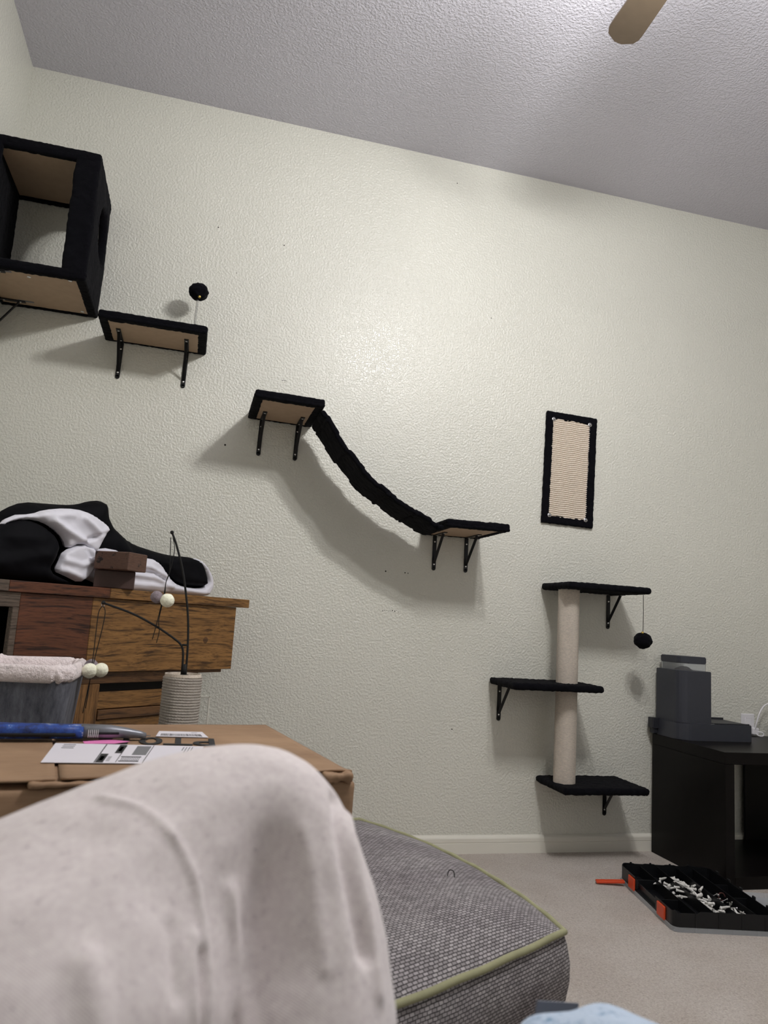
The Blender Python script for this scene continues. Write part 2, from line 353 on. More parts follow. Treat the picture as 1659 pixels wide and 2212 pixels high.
def fuzz_box(sx, sy, sz, cell, r, amp=0.0, freq=60.0, off=(0, 0, 0), warp=None, seed=0.0):
    """rounded box on a fine lattice, displaced by noise; returns verts, faces"""
    nx, ny, nz = (max(2, int(math.ceil(a / cell))) for a in (sx, sy, sz))
    idx = {}; V = []; F = []
    h = (sx / 2, sy / 2, sz / 2)
    def vert(i, j, k):
        key = (i, j, k)
        if key in idx: return idx[key]
        p = Vector((-h[0] + sx * i / nx, -h[1] + sy * j / ny, -h[2] + sz * k / nz))
        q = Vector(tuple(max(-(h[a] - r), min(h[a] - r, p[a])) for a in range(3)))
        d = p - q; nn = d.normalized() if d.length > 1e-9 else Vector((0, 0, 1))
        if r > 0: p = q + nn * r
        if warp: p = warp(p)
        P = p + Vector(off)
        if amp:
            w = P * freq + Vector((seed, seed * 1.7, seed * 0.3))
            P = P + nn * (amp * (noise.noise(w) + 0.5 * noise.noise(w * 2.7)))
        idx[key] = len(V); V.append(P); return idx[key]
    for i in range(nx):
        for j in range(ny):
            F.append((vert(i, j, 0), vert(i, j + 1, 0), vert(i + 1, j + 1, 0), vert(i + 1, j, 0)))
            F.append((vert(i, j, nz), vert(i + 1, j, nz), vert(i + 1, j + 1, nz), vert(i, j + 1, nz)))
    for i in range(nx):
        for k in range(nz):
            F.append((vert(i, 0, k), vert(i + 1, 0, k), vert(i + 1, 0, k + 1), vert(i, 0, k + 1)))
            F.append((vert(i, ny, k), vert(i, ny, k + 1), vert(i + 1, ny, k + 1), vert(i + 1, ny, k)))
    for j in range(ny):
        for k in range(nz):
            F.append((vert(0, j, k), vert(0, j, k + 1), vert(0, j + 1, k + 1), vert(0, j + 1, k)))
            F.append((vert(nx, j, k), vert(nx, j + 1, k), vert(nx, j + 1, k + 1), vert(nx, j, k + 1)))
    return V, F
def merge(*vf):
    V = []; F = []
    for v, f in vf:
        b = len(V); V += v; F += [tuple(i + b for i in q) for q in f]
    return V, F
def fz(x0, x1, y0, y1, z0, z1, cell=0.006, r=0.009, amp=0.0022, freq=75, warp=None):
    return fuzz_box(x1 - x0, y1 - y0, z1 - z0, cell, min(r, (x1 - x0) / 2.01, (y1 - y0) / 2.01, (z1 - z0) / 2.01), amp, freq,
                    ((x0 + x1) / 2, (y0 + y1) / 2, (z0 + z1) / 2), warp, random.random() * 50)
def ball(name, c, r, mat, parent=None, amp=0.0, freq=60, squash=1.0, sub=4):
    bm = bmesh.new(); bmesh.ops.create_icosphere(bm, subdivisions=sub, radius=1.0)
    for v in bm.verts:
        n = v.co.normalized(); d = r + amp * noise.noise(n * r * freq + Vector(c) * 31)
        v.co = Vector(c) + Vector((n.x * d, n.y * d, n.z * d * squash))
    return bmobj(name, bm, mat, parent, True)
def text_obj(name, s, size, mat, parent, loc, rot, ext=0.0003, bold=0.0):
    cu = bpy.data.curves.new(name, 'FONT'); cu.body = s; cu.size = size; cu.extrude = ext; cu.offset = bold
    t = bpy.data.objects.new(name, cu); COL.objects.link(t)
    dg = bpy.context.evaluated_depsgraph_get(); me = bpy.data.meshes.new_from_object(t.evaluated_get(dg))
    bpy.data.objects.remove(t); me.materials.clear()
    o = link(name, me, mat, parent); o.location = loc; o.rotation_euler = rot; return o

# ------------------------------------------------------------------ the setting
H = 3.02; XL = -0.81; XR = 4.2; YF = -5.2
def struct(o): o['kind'] = 'structure'; return o
wb = struct(box('wall_back', XL - 0.1, XR + 0.1, 0, 0.1, -0.05, H + 0.05, 'wall', bev=0))
struct(box('wall_left', XL - 0.1, XL, YF, 0, -0.05, H + 0.05, 'wall', bev=0))
struct(box('wall_right', XR, XR + 0.1, YF, 0, -0.05, H + 0.05, 'wall', bev=0))
struct(box('wall_front', XL - 0.1, XR + 0.1, YF - 0.1, YF, -0.05, H + 0.05, 'wall', bev=0))
struct(box('floor', XL - 0.1, XR + 0.1, YF - 0.1, 0.1, -0.1, 0, 'carpet', bev=0))
struct(box('ceiling', XL - 0.1, XR + 0.1, YF - 0.1, 0.1, H, H + 0.1, 'ceiling', bev=0))
def baseboard(name, p0, p1, nrm):
    prof = [(0, 0), (0.013, 0), (0.013, 0.040), (0.0115, 0.042), (0.0135, 0.044), (0.0135, 0.058), (0.011, 0.063), (0.006, 0.067), (0.003, 0.070), (0, 0.070)]
    V = []; F = []; n = len(prof)
    for p in (p0, p1):
        for d, z in prof: V.append(Vector((p[0], p[1], z)) + Vector(nrm) * d)
    for k in range(n - 1): F.append((k, k + 1, n + k + 1, n + k))
    F.append(tuple(range(n))); F.append(tuple(range(n, 2 * n)))
    struct(pyobj(name, V, F, 'trim'))
baseboard('baseboard_back', (XL, 0), (XR, 0), (0, -1, 0))
baseboard('baseboard_left', (XL, YF), (XL, -0.0136), (1, 0, 0))
baseboard('baseboard_right', (XR, YF), (XR, -0.0136), (-1, 0, 0))
# pilot holes and small scuffs left on the back wall
for x, z, r in [(-0.031, 2.485, .0028), (0.245, 2.459, .0026), (1.002, 2.910, .0026), (0.080, 1.570, .0042), (1.196, 2.293, .0024),
                (0.777, 1.116, .0034), (0.861, 1.116, .0028), (0.874, 1.115, .0022), (1.101, 0.487, .0028), (1.25, 0.93, 0.002), (0.06, 2.3, 0.0018)]:
    bm = bmesh.new(); disc_into(bm, (x, 0.0002, z), (0, -1, 0), r, 0.0006, 10); o = bmobj('screw_hole', bm, 'screwhole', wb)
for k in range(9):
    x = 0.775 + k * 0.0085 + random.uniform(-.002, .002); z = 0.955 + random.uniform(-.004, .004)
    bm = bmesh.new(); disc_into(bm, (x, 0.0002, z), (0, -1, 0), random.uniform(.001, .0026), 0.0005, 7); bmobj('scuff_mark', bm, 'screwhole', wb)
bmobj('scuff_mark', (lambda b: (tube_into(b, curve_pts([(0.283, -0.0002, 1.868), (0.293, -0.0003, 1.871), (0.303, -0.0002, 1.868)], 4), 0.0008, 6), b)[1])(bmesh.new()), 'screwhole', wb)

# ------------------------------------------------------------------ wall shelves
def screw(parent, c, nrm, r=0.0042):
    bm = bmesh.new(); disc_into(bm, c, nrm, r, 0.0022, 12, dome=1); return bmobj('screw', bm, 'chrome', parent, True)
def bracket(parent, x, ztop, wall=0.150, reach=0.140, w=0.017, lean=0.0, name='bracket', screws=True, label=None):
    """L bracket with a diagonal brace; coordinates in the parent's frame, wall at y=0"""
    bm = bmesh.new()
    abox(bm, x - w / 2, x + w / 2, -0.0042, -0.0012, ztop - wall + w / 2, ztop, 0.0006)
    disc_into(bm, (x, -0.0012, ztop - wall + w / 2), (0, -1, 0), w / 2, 0.003, 16)
    abox(bm, x - w / 2, x + w / 2, -reach, -0.001, ztop - 0.0035, ztop - 0.0005, 0.0006)
    a = Vector((x, -0.003, ztop - wall * 0.80)); b = Vector((x, -reach * 0.80, ztop - 0.003))
    d = (b - a); L = d.length; ang = math.atan2(d.z, -d.y)
    mx = Matrix.Translation((a + b) / 2) @ Matrix.Rotation(-ang, 4, 'X')
    abox(bm, -w * 0.33, w * 0.33, -L / 2, L / 2, -0.0022, 0.0022, 0.0006, 1, mx)
    o = bmobj(name, bm, 'black_metal', parent)
    if label: o['label'] = label
    if screws:
        screw(o, (x, -0.004, ztop - 0.028), (0, -1, 0)); screw(o, (x, -0.004, ztop - wall + 0.026), (0, -1, 0))
        screw(o, (x, -reach + 0.018, ztop - 0.0035), (0, 0, -1)); screw(o, (x, -0.03, ztop - 0.0035), (0, 0, -1))
    return o
def plush_board(parent, x0, x1, depth, t=0.031, border=0.034, name='plush_cover', sag=None):
    y0, y1 = -depth, -0.002
    parts = [fz(x0, x1, y0, y1, 0.006, t)]
    for a in ((x0, x1, y0, y0 + border), (x0, x1, y1 - border * 0.42, y1), (x0, x0 + border, y0, y1), (x1 - border, x1, y0, y1)):
        parts.append(fz(*a, 0, 0.016, 0.006, 0.007))
    V, F = merge(*parts); pyobj(name, V, F, 'plush', parent, True)
    box('wood_base', x0 + 0.012, x1 - 0.012, y0 + 0.012, y1 - 0.006, 0.003, 0.010, 'mdf', parent, 0.001)

# upper perch with the spring ball, beside the cat house
s2 = tag(empty('cat_shelf', (-0.224, 0, 1.928), rot=(0, radians(0.6), 0)),
         'long black plush wall shelf right of the cat cube, ball on a spring on top', 'cat shelf')
plush_board(s2, -0.192, 0.194, 0.255)
bracket(s2, -0.130, 0.003, reach=0.155); bracket(s2, 0.119, 0.003, reach=0.155)
SB = Matrix.Translation((0.142, -0.115, 0.030))
hp = [(0.0042 * cos(a * 0.62), 0.0042 * sin(a * 0.62), 0.001 + a * 0.153 / 300) for a in range(0, 300)]
sb = tube('spring', [SB @ Vector(p) for p in hp], 0.0007, 'steel', s2, 5)
ball('plush_ball', SB @ Vector((0, 0, 0.186)), 0.0375, 'plush', sb, 0.004, 90, 0.9)
ball('bell', SB @ Vector((0.006, -0.026, 0.156)), 0.0055, 'brass', sb, sub=3)

# middle perch at the top of the ramp
s3 = tag(empty('cat_shelf', (0.290, 0, 1.686), rot=(0, radians(1.3), 0)), 'square black plush wall shelf at the top end of the sagging ramp', 'cat shelf')
plush_board(s3, -0.130, 0.130, 0.330)
bracket(s3, -0.073, 0.003); bracket(s3, 0.076, 0.003)
# lower perch at the foot of the ramp
s4 = tag(empty('cat_shelf', (1.055, 0, 1.283), rot=(0, radians(-0.6), 0)), 'square black plush wall shelf at the foot of the sagging ramp', 'cat shelf')
plush_board(s4, -0.135, 0.128, 0.330)
bracket(s4, -0.072, 0.003); bracket(s4, 0.071, 0.003, reach=0.155)
# the sagging plush ramp
rc = curve_pts([(0.422, 0, 1.682), (0.438, 0, 1.657), (0.491, 0, 1.584), (0.544, 0, 1.523), (0.618, 0, 1.448), (0.681, 0, 1.401), (0.769, 0, 1.352), (0.847, 0, 1.312), (0.900, 0, 1.291), (0.921, 0, 1.281)], 12)
def ramp_warp(L, pts):
    cum = [0]
    for a, b in zip(pts, pts[1:]): cum.append(cum[-1] + (b - a).length)
    def f(p):
        s = (p.x / L + 0.5) * cum[-1]; i = 0
        while i < len(cum) - 2 and cum[i + 1] < s: i += 1
        k = max(0, min(1, (s - cum[i]) / max(1e-9, cum[i + 1] - cum[i])))
        P = pts[i].lerp(pts[i + 1], k); T = (pts[i + 1] - pts[i]).normalized(); N = Vector((-T.z, 0, T.x))
        wob = 0.004 * noise.noise(Vector((s * 17, p.y * 6, 3))) + (0.0035 if (i // 11) % 2 else -0.0015)
        ys = 1.0 + 0.03 * sin(s * 26)
        return Vector((P.x, p.y * ys, P.z)) + N * (p.z + wob - 0.006)
    return f
V, F = fuzz_box(0.70, 0.235, 0.020, 0.0065, 0.008, 0.003, 60, (0, 0, 0), ramp_warp(0.70, rc), 4.0)
V = [v + Vector((0, -0.188, 0)) for v in V]
rp = pyobj('ramp', V, F, 'plush', None, True)
tag(rp, 'black plush sagging bridge hung between two wall shelves', 'cat ramp')
for k, i in enumerate((14, 30, 46, 62, 78, 94)):
    p = rc[i]; q = rc[i + 1]; T = (q - p).normalized(); N = Vector((-T.z, 0, T.x))
    vv, ff = fz(-0.009, 0.009, -0.121, 0.121, -0.008, 0.008, 0.006, 0.0075, 0.003)
    mx = Matrix(((T.x, 0, N.x, 0), (0, 1, 0, 0), (T.z, 0, N.z, 0), (0, 0, 0, 1)))
    pyobj('slat_seam', [mx @ v + p + Vector((0, -0.188, 0)) - N * 0.008 for v in vv], ff, 'plush', rp, True)

# ------------------------------------------------------------------ cat house (cube) on the wall
hx0, hx1, hd, hz0, hz1 = -0.800, -0.452, 0.362, 2.012, 2.492
ch = tag(empty('cat_house', ((hx0 + hx1) / 2, 0, hz0)), 'black plush open cat cube with a round side hole, high in the left corner', 'cat house')
hw = (hx1 - hx0) / 2; hh = hz1 - hz0
def panel(name, *a, **k):
    V, F = fz(*a, **k); return pyobj(name, V, F, 'plush', ch, True)
# floor of the cube: plush border round a bare board
V, F = merge(fz(-hw, hw, -hd, -0.002, 0.010, 0.034), fz(-hw, hw, -hd, -hd + 0.032, 0, 0.036, r=0.012), fz(-hw, hw, -0.026, -0.002, 0, 0.02),
             fz(hw - 0.036, hw, -hd, -0.002, 0, 0.02), fz(-hw, -hw + 0.012, -hd, -0.002, 0, 0.02, r=.005))
pyobj('floor_panel', V, F, 'plush', ch, True)
fb = box('wood_base', -hw + 0.010, hw - 0.012, -hd + 0.012, -0.008, 0.005, 0.0115, 'mdf', ch, 0.0008)
for x, y in ((0.118, -0.325), (0.122, -0.045), (-0.02, -0.30)):
    screw(fb, (x, y, 0.005), (0, 0, -1), 0.0075)
for x, y in ((-0.10, -0.320), (-0.075, -0.065)):   # slotted keyholes in the base
    bm = bmesh.new(); abox(bm, x - 0.028, x + 0.028, y - 0.006, y + 0.006, 0.0035, 0.0055, 0.0015); bmobj('slot', bm, 'inkgrey', fb)
V, F = merge(fz(-hw, hw, -hd, -0.002, hh - 0.030, hh), fz(-hw, hw, -hd, -hd + 0.03, hh - 0.040, hh - 0.002, r=0.012), fz(-hw, hw, -0.024, -0.002, hh - 0.048, hh - 0.01))
pyobj('roof_panel', V, F, 'plush', ch, True)
box('wood_ceiling', -hw + 0.014, hw - 0.026, -hd + 0.02, -0.02, hh - 0.037, hh - 0.029, 'mdf', ch, 0.0008)
panel('left_panel', -hw, -hw + 0.012, -hd + 0.004, -0.004, 0.02, hh - 0.02, r=0.005)
panel('front_frame', hw - 0.084, hw - 0.004, -hd, -hd + 0.022, 0.012, hh - 0.012, r=0.010, amp=0.004, freq=26)
panel('front_frame', -hw, -hw + 0.03, -hd, -hd + 0.022, 0.012, hh - 0.012, r=0.010)
# right side panel with a round entrance
def side_panel():
    cy, cz, R0 = -0.165, 0.262, 0.105; y0, y1, z0, z1 = -hd + 0.002, -0.003, 0.006, hh - 0.004
    nA = 120; nR = 26; V = []; F = []
    def edge(a):
        dy, dz = cos(a), sin(a); t = 1e9
        if dy > 1e-6: t = min(t, (y1 - cy) / dy)
        if dy < -1e-6: t = min(t, (y0 - cy) / dy)
        if dz > 1e-6: t = min(t, (z1 - cz) / dz)
        if dz < -1e-6: t = min(t, (z0 - cz) / dz)
        return t
    for side in (0, 1):
        for j in range(nR + 1):
            for k in range(nA):
                a = 2 * pi * k / nA; e = edge(a); rr = R0 + (e - R0) * j / nR
                y = cy + cos(a) * rr; z = cz + sin(a) * rr
                u = (y - (y0 + y1) / 2) / ((y1 - y0) / 2); w = (z - (z0 + z1) / 2) / ((z1 - z0) / 2)
                bulge = 0.012 * max(0, 1 - abs(u) ** 3) * max(0, 1 - abs(w) ** 3)
                lip = min(1, (rr - R0) / 0.012, (e - rr) / 0.012 + 0.2); lip = sqrt(max(0, lip))
                fold = 0.004 * noise.noise(Vector((y * 14, z * 7, 0.3))) + 0.0022 * noise.noise(Vector((y, z, 5)) * 70)
                x = (hw - 0.002 + bulge + fold - 0.011 * (1 - lip)) if side == 0 else (hw - 0.026 + 0.009 * (1 - lip))
                V.append((x, y, z))
    B = (nR + 1) * nA
    for s in (0, 1):
        for j in range(nR):
            for k in range(nA):
                k2 = (k + 1) % nA; F.append((s * B + j * nA + k, s * B + j * nA + k2, s * B + (j + 1) * nA + k2, s * B + (j + 1) * nA + k))
    for j in (0, nR):
        for k in range(nA): k2 = (k + 1) % nA; F.append((j * nA + k, j * nA + k2, B + j * nA + k2, B + j * nA + k))
    return V, F
V, F = side_panel(); pyobj('side_panel', V, F, 'plush', ch, True)
for yy, re in ((-0.060, 0.105), (-0.318, 0.090)):     # brackets that stand on the left wall
    b_ = bracket(ch, 0, 0.004, reach=re, wall=0.15); b_.rotation_euler = (0, 0, radians(90)); b_.location = (-hw - 0.008, yy, 0)

# ------------------------------------------------------------------ scratching pad on the wall
sp = tag(empty('scratching_board', (1.6005, 0, 1.638), rot=(0, radians(1.2), 0)), 'upright rectangular sisal scratching pad in a black plush frame, screwed to the wall', 'scratching board')
w2, h2 = 0.127, 0.256
V, F = merge(fz(-w2, w2, -0.016, -0.001, h2 - 0.036, h2), fz(-w2, w2, -0.016, -0.001, -h2, -h2 + 0.036),
             fz(-w2, -w2 + 0.036, -0.016, -0.001, -h2, h2), fz(w2 - 0.040, w2, -0.016, -0.001, -h2, h2))
pyobj('plush_frame', V, F, 'plush', sp, True)
def ribbed_mat():
    n = 50; seg = 8; V = []; F = []; x0, x1 = -w2 + 0.028, w2 - 0.030; zb, zt = -h2 + 0.028, h2 - 0.028; nx = 60
    rows = n * seg
    for j in range(rows + 1):
        z = zb + (zt - zb) * j / rows; ph = (j / seg) % 1.0
        for i in range(nx + 1):
            x = x0 + (x1 - x0) * i / nx; wv = 0.0009 * sin(i * 0.25 + j * 0.02)
            y = -0.0055 - 0.0088 * sqrt(abs(sin(pi * ph))) - 0.0003 * noise.noise(Vector((x * 400, z * 300, 0)))
            V.append((x, y, z + wv))
    for j in range(rows):
        for i in range(nx): a = j * (nx + 1) + i; F.append((a, a + 1, a + nx + 2, a + nx + 1))
    b = len(V); V += [(x0, -0.001, zb), (x1, -0.001, zb), (x1, -0.001, zt), (x0, -0.001, zt)]
    F.append((b, b + 1, b + 2, b + 3))
    F += [tuple(range(0, nx + 1)) + (b + 1, b), tuple(rows * (nx + 1) + i for i in range(nx, -1, -1)) + (b + 3, b + 2)]
    return V, F
V, F = ribbed_mat(); pyobj('sisal_pad', V, F, 'sisal_mat', sp, True)
for x, z in ((-w2 + 0.035, h2 - 0.036), (w2 - 0.038, h2 - 0.036), (-w2 + 0.036, -h2 + 0.036), (w2 - 0.040, -h2 + 0.034)):
    bm = bmesh.new(); disc_into(bm, (x, -0.0145, z), (0, -1, 0), 0.0100, 0.0026, 20); o = bmobj('screw', bm, 'chrome', sp, True)
    bm = bmesh.new(); disc_into(bm, (x, -0.0165, z), (0, -1, 0), 0.0058, 0.005, 14, dome=1); bmobj('screw_head', bm, 'steel', o, True)

# ------------------------------------------------------------------ three-step climbing tree on the wall
ct = tag(empty('cat_climber', (1.56, 0, 0)), 'three black plush steps joined by sisal posts, climbing the wall right of centre', 'cat climber')
def slab(x0, x1, zt, name, dep=0.262):
    V, F = fz(x0 - 1.56, x1 - 1.56, -dep, -0.006, zt - 0.028, zt, 0.006, 0.012, 0.0025)
    o = pyobj(name, V, F, 'plush', ct, True)
    return o
slab(1.479, 1.860, 1.117, 'top_step'); slab(1.253, 1.648, 0.706, 'middle_step'); slab(1.479, 1.860, 0.312, 'bottom_step')
def rope_post(name, r, z0, z1, pitch, mat, parent, x, y, seg=96, spr=6, amp=0.6, twist=0.0):
    V = []; F = []; n = int((z1 - z0) / pitch * spr)
    for j in range(n + 1):
        z = z0 + (z1 - z0) * j / n
        for k in range(seg):
            a = 2 * pi * k / seg; ph = (z / pitch + a / (2 * pi)) % 1.0
            d = pitch * amp * (sqrt(max(0, 1 - (2 * ph - 1) ** 2)) - 0.5)
            if twist: d += twist * sin(a * 40 + ph * 5.5) + 0.0006 * noise.noise(Vector((a * 3, z * 60, 1)))
            V.append((x + (r + d) * cos(a), y + (r + d) * sin(a), z))
    for j in range(n):
        for k in range(seg): k2 = (k + 1) % seg; F.append((j * seg + k, j * seg + k2, (j + 1) * seg + k2, (j + 1) * seg + k))
    F.append(tuple(range(seg))[::-1]); F.append(tuple(n * seg + k for k in range(seg)))
    me_x, me_y = x, y
    V = [(a - me_x, b - me_y, c) for a, b, c in V]
    o = pyobj(name, V, F, mat, parent, True); o.location = (x, y, 0); return o
PX, PY = 1.5375 - 1.56, -0.150
rope_post('sisal_post', 0.0435, 0.308, 0.682, 0.0046, 'sisal_wall', ct, PX, PY, 72, 5, 0.35)
rope_post('sisal_post', 0.0435, 0.702, 1.092, 0.0046, 'sisal_wall', ct, PX, PY, 72, 5, 0.35)
def tree_bracket(x, zt, reach=0.10, wall=0.150): bracket(ct, x - 1.56, zt, wall, reach, 0.018)
tree_bracket(1.812, 1.088, 0.125); tree_bracket(1.305, 0.677, 0.125); tree_bracket(1.811, 0.283, 0.11, 0.138)
hb = tag(empty('hanging_toy', (1.868, -0.185, 1.090)), 'black pompom ball hanging on a thin cord from the right end of the top step', 'cat toy')
tube('cord', [(0, 0, 0), (0.0015, 0, -0.08), (0, 0, -0.160)], 0.0013, 'cord', hb, 6)
ball('plush_ball', (0.0, 0, -0.193), 0.0375, 'plush', hb, 0.004, 90, 0.9)
ball('bell', (-0.010, -0.012, -0.160), 0.0055, 'brass', hb, sub=3)

# ------------------------------------------------------------------ ceiling fan
cf = tag(empty('ceiling_fan', (FAN.x, FAN.y, 2.75)), 'ceiling fan with pale brown wooden blades, one blade reaching into the picture at upper right', 'ceiling fan')
lathe('motor_housing', [(0.0, -0.055), (0.06, -0.05), (0.085, -0.03), (0.092, 0.0), (0.085, 0.045), (0.05, 0.07), (0.0, 0.078)][1:-1], 'bronze', cf)
lathe('downrod', [(0.013, 0.07), (0.013, 0.26)], 'bronze', cf, 20)
lathe('canopy', [(0.02, 0.20), (0.05, 0.225), (0.068, 0.268)], 'bronze', cf)
def blade_mesh():
    bm = bmesh.new(); out = []
    L0, L1 = 0.17, 0.715
    for s in (-1, 1):
        for k in range(31):
            t = k / 30 if s == -1 else 1 - k / 30
            wdt = 0.040 + 0.014 * t; x = L0 + (L1 - L0) * t
            if t > 0.90: wdt *= max(0.05, 1 - ((t - 0.90) / 0.1) ** 2.6) ** 0.5
            out.append((s * wdt, x))
    vt = [bm.verts.new((a, b, 0.004)) for a, b in out]; vb = [bm.verts.new((a, b, -0.004)) for a, b in out]
    bm.faces.new(vt); bm.faces.new(vb[::-1]); n = len(out)
    for k in range(n): bm.faces.new((vt[k], vb[k], vb[(k + 1) % n], vt[(k + 1) % n]))
    return bm
bm = blade_mesh(); bmesh.ops.transform(bm, matrix=Matrix.Rotation(radians(11), 4, 'Y'), verts=bm.verts)
first = bmobj('blade', bm, 'blade', cf)
bm = bmesh.new(); abox(bm, -0.014, 0.014, 0.080, 0.205, -0.010, -0.004, 0.002); firon = bmobj('blade_iron', bm, 'bronze', first)
first.rotation_euler = (0, 0, radians(-2.5))
for k in range(1, 5):
    b = first.copy(); COL.objects.link(b); b.parent = cf; b.rotation_euler = (0, 0, radians(-2.5 + 72 * k))
    i2 = firon.copy(); COL.objects.link(i2); i2.parent = b
lk = lathe('light_kit', [(0.035, -0.085), (0.045, -0.07), (0.04, -0.050)], 'bronze', cf)
for p in LAMPS:
    q = Vector(p) - Vector((FAN.x, FAN.y, 2.75)); d = Vector((q.x, q.y, 0)).normalized()
    tube('lamp_arm', [d * 0.03 + Vector((0, 0, -0.07)), Vector((q.x, q.y, -0.030))], 0.007, 'bronze', lk)
    lathe('bulb_holder', [(0.013, -0.040), (0.016, -0.032), (0.012, -0.022)], 'bronze', lk, 24, (q.x, q.y, 0))

# ------------------------------------------------------------------ dark table at right, feeder, outlet
tb = tag(empty('side_table', (2.03, -0.02, 0)), 'black-brown open-fronted low console table against the wall at the right edge', 'table')
TX1 = 1.25; TD = -0.465
box('top_panel', 0, TX1, TD, 0.0, 0.452, 0.497, 'espresso', tb, 0.0015)
box('side_panel', 0.0, 0.042, TD, -0.001, 0.0, 0.452, 'espresso', tb, 0.0012)
box('side_panel', TX1 - 0.042, TX1, TD, -0.001, 0.0, 0.452, 'espresso', tb, 0.0012)
box('bottom_panel', 0.042, TX1 - 0.042, TD, -0.001, 0.0, 0.046, 'espresso', tb, 0.0012)
box('back_panel', 0.470, TX1 - 0.042, -0.012, -0.002, 0.046, 0.452, 'espresso', tb, 0.0008)
pf = tag(empty('pet_feeder', (2.035, -0.015, 0.497)), 'dark grey automatic pet feeder with a clear lidded hopper on the table top', 'pet feeder')
def prism(name, poly, z0, z1, mat, parent, bev=0.0, seg=2, poly2=None):
    bm = bmesh.new(); a = [bm.verts.new((x, y, z0)) for x, y in poly]; b = [bm.verts.new((x, y, z1)) for x, y in (poly2 or poly)]
    n = len(poly); bm.faces.new(a[::-1]); bm.faces.new(b)
    for k in range(n): bm.faces.new((a[k], a[(k + 1) % n], b[(k + 1) % n], b[k]))
    if bev: bmesh.ops.bevel(bm, geom=[e for e in bm.edges if abs(e.verts[0].co.z - e.verts[1].co.z) < 1e-6], offset=bev, segments=seg, affect='EDGES')
    return bmobj(name, bm, mat, parent)
def rrect(x0, x1, y0, y1, r, n=6):
    o = []
    rs = r if isinstance(r, (list, tuple)) else [r] * 4
    for (cx, cy, a0), q in zip(((x0, y0, 180), (x1, y0, 270), (x1, y1, 0), (x0, y1, 90)), rs):
        px = cx + (q if cx == x0 else -q); py = cy + (q if cy == y0 else -q)
        for k in range(n + 1): a = radians(a0 + 90 * k / n); o.append((px + q * cos(a), py + q * sin(a)))
    return o
prism('tray', rrect(0.0, 0.352, -0.200, -0.004, [0.05, 0.012, 0.01, 0.01]), 0.0, 0.068, 'feeder', pf, 0.002)
prism('hopper_body', rrect(0.008, 0.160, -0.186, -0.006, [0.045, 0.008, 0.01, 0.01]), 0.068, 0.285, 'feeder', pf, 0.002)
box('bowl_rim', 0.172, 0.345, -0.190, -0.185, 0.068, 0.073, 'feeder_dark', pf, 0.001)
bw = prism('bowl', rrect(0.175, 0.342, -0.184, -0.02, 0.02), 0.0675, 0.0705, 'feeder_dark', pf, 0.001)
box('bowl_rim', 0.170, 0.350, -0.020, -0.014, 0.068, 0.078, 'feeder_dark', pf, 0.001)
box('back_post', 0.160, 0.172, -0.060, -0.030, 0.068, 0.105, 'feeder_dark', pf, 0.002)
tk = prism('side_clip', rrect(-0.030, 0.006, -0.045, -0.006, 0.005), 0.026, 0.070, 'feeder_dark', pf, 0.003)
box('side_clip', -0.024, 0.0, -0.040, -0.010, 0.002, 0.030, 'feeder_dark', pf, 0.004)
def shell(name, out, th, z0, z1, mat, parent):
    cx = sum(p[0] for p in out) / len(out); cy = sum(p[1] for p in out) / len(out)
    inn = [(cx + (x - cx) * (1 - th / max(0.03, sqrt((x - cx) ** 2 + (y - cy) ** 2))), cy + (y - cy) * (1 - th / max(0.03, sqrt((x - cx) ** 2 + (y - cy) ** 2)))) for x, y in out]
    bm = bmesh.new(); n = len(out)
    r = [[bm.verts.new((x, y, z)) for x, y in pl] for pl, z in ((out, z0), (out, z1), (inn, z1), (inn, z0))]
    for a in range(4):
        b = (a + 1) % 4
        for k in range(n): bm.faces.new((r[a][k], r[a][(k + 1) % n], r[b][(k + 1) % n], r[b][k]))
    return bmobj(name, bm, mat, parent)
hopper = rrect(0.022, 0.146, -0.172, -0.018, [0.035, 0.012, 0.015, 0.015])
shell('clear_hopper', hopper, 0.003, 0.283, 0.318, 'clear', pf)
ball('kibble_heap', (0.092, -0.09, 0.268), 0.045, 'kibble', pf, 0.008, 90, 0.7, 3)
lid = prism('lid', rrect(0.020, 0.148, -0.174, -0.016, [0.036, 0.014, 0.016, 0.016]), 0.315, 0.345, 'feeder', pf, 0.004)

ot = tag(empty('wall_outlet', (2.541, 0, 0.535)), 'white wall outlet plate above the table, with a white charger plugged in', 'outlet')
bm = bmesh.new(); abox(bm, -0.036, 0.036, -0.006, 0.0, -0.058, 0.058, 0.003, 2); bmobj('plate', bm, 'white_plastic', ot)
box('socket_face', -0.017, 0.017, -0.0085, -0.005, 0.008, 0.040, 'white_plastic', ot, 0.004, 3)
box('socket_face', -0.017, 0.017, -0.0085, -0.005, -0.038, -0.006, 'white_plastic', ot, 0.004, 3)
ad = tag(empty('power_adapter', (2.556, -0.009, 0.520)), 'small white power adapter with a looped white cable, plugged into the outlet over the table', 'adapter')
box('adapter_body', -0.014, 0.018, -0.030, 0.0, -0.016, 0.014, 'white_plastic', ad, 0.004, 2)
tube('cable', curve_pts([(-0.004, -0.028, 0.010), (0.0, -0.034, 0.04), (0.018, -0.034, 0.085), (0.05, -0.030, 0.118), (0.10, -0.026, 0.130), (0.16, -0.024, 0.128), (0.22, -0.022, 0.10), (0.26, -0.02, 0.02), (0.29, -0.02, -0.018)], 8), 0.0034, 'white_plastic', ad)
tube('cable_loop', curve_pts([(0.004, -0.026, -0.004), (0.026, -0.034, -0.004), (0.034, -0.036, -0.012), (0.028, -0.036, -0.020), (0.010, -0.036, -0.019), (0.0, -0.030, -0.012)], 8), 0.0030, 'white_plastic', ad)
